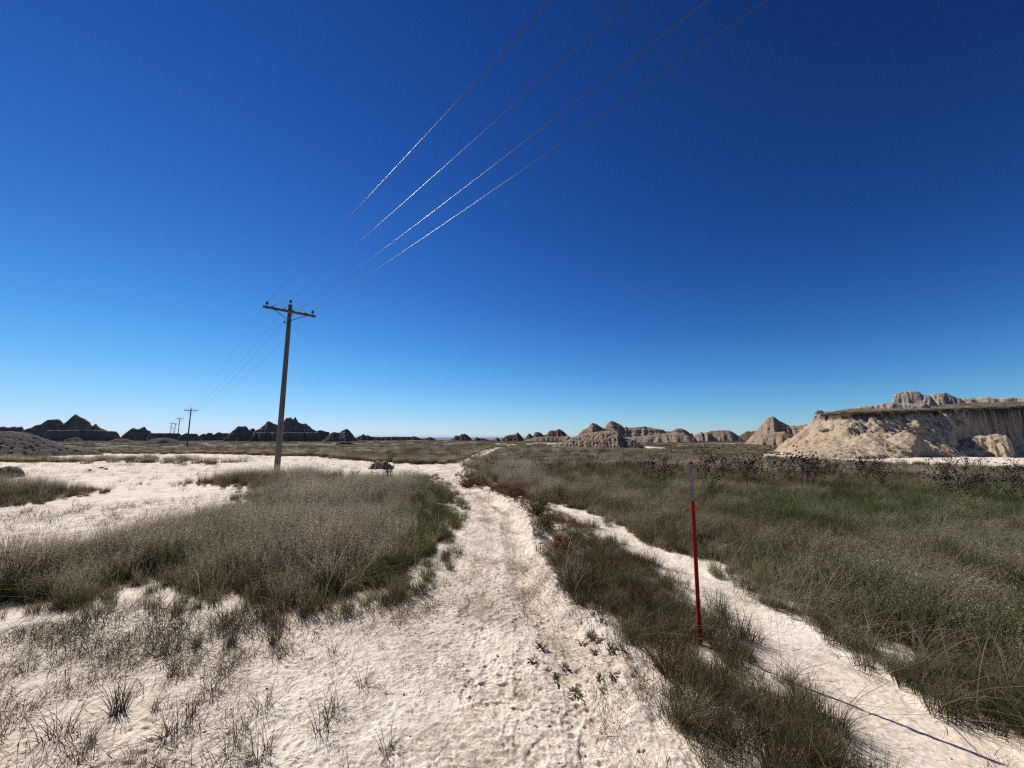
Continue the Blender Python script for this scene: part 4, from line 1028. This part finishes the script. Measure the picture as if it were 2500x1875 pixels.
r_ = np.hypot(x, y); put('patch', x, y, z, (.8 + .35 * noise(x / 20, y / 8, 220)) * rng.uniform(.6, 1.25, len(x)), .35 * noise(x / 30, y / 12, 221) - .05, .35 * noise(x / 25, y / 9, 222))
# scattered shoots on the bare sand
def shoots(r0, r1, dens, lo):
    x, y = ring_points(r0, r1, dens); s, dt = sandmask(x, y); k = (s > .12) & clear_of_hills(x, y)
    x, y = x[k], y[k]
    r = np.hypot(x, y)
    leftp = 1 - sstep(-.9, .1, x / np.maximum(y, .1) * 1.0 + .12)     # thick on the left apron, thin on the beaten path
    pt = 1 - sstep(-.05, .9, -sdf(TRAIL, x, y))
    cl = sstep(-.35, .45, noise(x / .55, y / .55, 230))
    track = sdf_near(TRACK, x, y) < 0
    prob = np.where(r < 8, (.16 + .6 * leftp + .45 * pt) * (.35 + cl), .35 + .4 * cl)
    prob = np.where(track, .10 * cl, prob)
    k = rng.uniform(0, 1, len(x)) < prob * lo
    x, y, pt = x[k], y[k], pt[k]; z = gz(x, y); lp = leftp[k]
    sc_ = (.40 + .35 * lp + .6 * pt) * rng.uniform(.5, 1.35, len(x)) * (1 + .02 * r[k])
    put('shoot', x, y, z, sc_, rng.normal(0, .12, len(x)), rng.normal(-.1, .15, len(x)))
    m = rng.uniform(0, 1, len(x)) < .55; put('litter', x[m] + .05, y[m] + .04, z[m] + .004, sc_[m] * 1.5, 0, rng.normal(-.1, .15, m.sum()))
x, y = ring_points(1.3, 11, 160, -50, 40); s, dt = sandmask(x, y); k = (s > .5) & (dt < -.1) & (x > -.35 * y - .4) & (x < 1.6) & (noise(x / .28, y / .2, 250) + .6 * noise(x / 1.1, y / 1.1, 251) > .25); x, y = x[k], y[k]
put('litter', x, y, gz(x, y) + .003, rng.uniform(.3, .9, len(x)), 0, rng.normal(-.1, .2, len(x))); k = rng.uniform(0, 1, len(x)) < .3; x, y = x[k], y[k]
put('shoot', x, y, gz(x, y), rng.uniform(.25, .6, len(x)), 0, rng.normal(-.1, .2, len(x)))
shoots(1.2, 5.5, 235, 1.0); shoots(5.5, 14, 30, .8); shoots(14, 40, 2.6, .8); shoots(40, 70, .5, .9)
# grass on top of the big butte
n = 9000; x = rng.uniform(34, 95, n); y = rng.uniform(40, 80, n)
d = sdf(RIM, x, y); k = (d < -.15) & (rng.uniform(0, 1, n) < np.where(d > -9, 1, .4)); x, y = x[k], y[k]
put('far', x, y, plateau_z(x, y) - .02, rng.uniform(.3, 1.1, len(x)) * (.75 + .5 * noise(x / 1.2, y / 1.2, 74)), -.1, rng.normal(-.05, .15, len(x)))

INFO = {'straw': ('bent_straw', 'pale bent straw stems leaning over the green grass'), 'seedy': ('meadow_grass', 'tall brown seeding grass filling the left meadow'), 'seedyr': ('windblown_grass', 'pale seeding grass blown over across the right field'),
        'far': ('plain_grass', 'grey brown grass of the middle distance'), 'green': ('green_grass', 'short dark green grass between the seeding stems'), 'short': ('median_grass', 'short olive grass on the strip between the two tracks'),
        'patch': ('far_grass', 'dark grass of the far plain'), 'shoot': ('grass_shoots', 'thin scattered grass shoots on the bare pale ground'), 'litter': ('dry_grass_litter', 'dry fallen grass stems on the sand')}
tot = 0
for k, L in acc.items():
    if not L: continue
    cat_ = [np.concatenate([l[i] for l in L]) for i in range(6)]
    tot += len(cat_[0])
    nm, lab = INFO[k]
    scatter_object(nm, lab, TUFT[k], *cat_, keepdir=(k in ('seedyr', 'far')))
print('tufts', tot)

# crumbs and pebbles on the sand
pb = [lumpy('pebble', (1, .8, .55), 400 + i, None, 1, .6, .2) for i in range(3)]
M_PEB = clay('dark_crumbs', (.16, .13, .10), (.34, .285, .23), (.52, .45, .37), 12, .3, .01)
pbo = []
for me in pb: me.materials.append(M_PEB); pbo.append(bpy.data.objects.new('pebble', me))
x, y = ring_points(1.3, 9, 170); s, dt = sandmask(x, y); tk = sdf_near(TRACK, x, y) < 0
hol = np.exp(-((dt + .42) / .28) ** 2) * (x > .1)
k = (s > .5) & (rng.uniform(0, 1, len(x)) < np.where(tk, .12, .10 + .9 * hol)); x, y = x[k], y[k]
o = scatter_object('soil_crumbs', 'small dark crumbs of soil strewn along the trail', pbo, x, y, gz(x, y) + .001, np.minimum(rng.gamma(2.0, .0024, len(x)) + .0015, .013), 0 * x, 0 * x); o['category'] = 'gravel'

# ------------------------------------------------------------------ air between here and the far plain
def add_haze():
    mb = MB(); mb.box((0, 5500, -10.5), 26000, 17000, 63)
    m = bpy.data.materials.new('air'); m.use_nodes = True; nt = m.node_tree; nt.nodes.clear()
    out = nt.nodes.new('ShaderNodeOutputMaterial'); v = nt.nodes.new('ShaderNodeVolumePrincipled')
    v.inputs['Color'].default_value = (.45, .68, 1.0, 1); v.inputs['Density'].default_value = HAZE; v.inputs['Anisotropy'].default_value = .2
    nt.links.new(v.outputs[0], out.inputs['Volume']); o = mb.build('haze', m); tag(o, kind='stuff')
HAZE = 0.00005
if HAZE > 0: add_haze()

# ------------------------------------------------------------------ sky, sun, camera
SUN_AZ, SUN_EL = -45.0, 44.8
w = bpy.data.worlds.new('World'); sc.world = w; w.use_nodes = True; nt = w.node_tree
bg = nt.nodes['Background']; bg.inputs[1].default_value = .1
s = nt.nodes.new('ShaderNodeTexSky'); s.sky_type = 'NISHITA'; s.sun_disc = False
s.sun_elevation = R(SUN_EL); s.sun_rotation = R(SUN_AZ); s.altitude = 1800; s.air_density = 1.0; s.dust_density = 0.0; s.ozone_density = 1.0
sep = nt.nodes.new('ShaderNodeSeparateColor'); cmb = nt.nodes.new('ShaderNodeCombineColor'); nt.links.new(s.outputs[0], sep.inputs[0])
for i, (g, a, k) in enumerate(((2.05, .0080, .95), (2.1, .0150, 1.08), (2.2, .0188, .84))):
    p = nt.nodes.new('ShaderNodeMath'); p.operation = 'POWER'; p.inputs[1].default_value = g
    q = nt.nodes.new('ShaderNodeMath'); q.operation = 'MULTIPLY'; q.inputs[1].default_value = a
    d_ = nt.nodes.new('ShaderNodeMath'); d_.operation = 'MULTIPLY_ADD'; d_.inputs[1].default_value = k * .1; d_.inputs[2].default_value = .1
    e_ = nt.nodes.new('ShaderNodeMath'); e_.operation = 'DIVIDE'
    nt.links.new(sep.outputs[i], p.inputs[0]); nt.links.new(p.outputs[0], q.inputs[0]); nt.links.new(q.outputs[0], d_.inputs[0])
    nt.links.new(q.outputs[0], e_.inputs[0]); nt.links.new(d_.outputs[0], e_.inputs[1]); nt.links.new(e_.outputs[0], cmb.inputs[i])
nt.links.new(cmb.outputs[0], bg.inputs[0])
sl = bpy.data.lights.new('sun', 'SUN'); sl.energy = 5.0; sl.angle = R(.53); sl.color = (1, .955, .90)
so = link(bpy.data.objects.new('sun', sl))
sd = Vector((math.sin(R(SUN_AZ)) * math.cos(R(SUN_EL)), math.cos(R(SUN_AZ)) * math.cos(R(SUN_EL)), math.sin(R(SUN_EL))))
so.rotation_euler = sd.to_track_quat('Z', 'Y').to_euler()

cam = bpy.data.cameras.new('camera'); co = link(bpy.data.objects.new('camera', cam)); sc.camera = co
cam.sensor_width = 36; cam.lens = FPX / 2500 * 36; cam.clip_start = .05; cam.clip_end = 30000
co.location = (0, 0, EYE); co.rotation_euler = (R(90) + PITCH, 0, 0)
sc.view_settings.view_transform = 'Standard'; sc.view_settings.look = 'None'; sc.view_settings.exposure = 0.2; sc.view_settings.gamma = 1
sc.render.engine = 'CYCLES'; sc.cycles.max_bounces = 6; sc.cycles.diffuse_bounces = 3; sc.cycles.transmission_bounces = 3; sc.cycles.volume_bounces = 0
sc.cycles.use_denoising = False; sc.cycles.filter_width = 1.25; sc.render.filter_size = 1.2 if hasattr(sc.render, 'filter_size') else 1.5
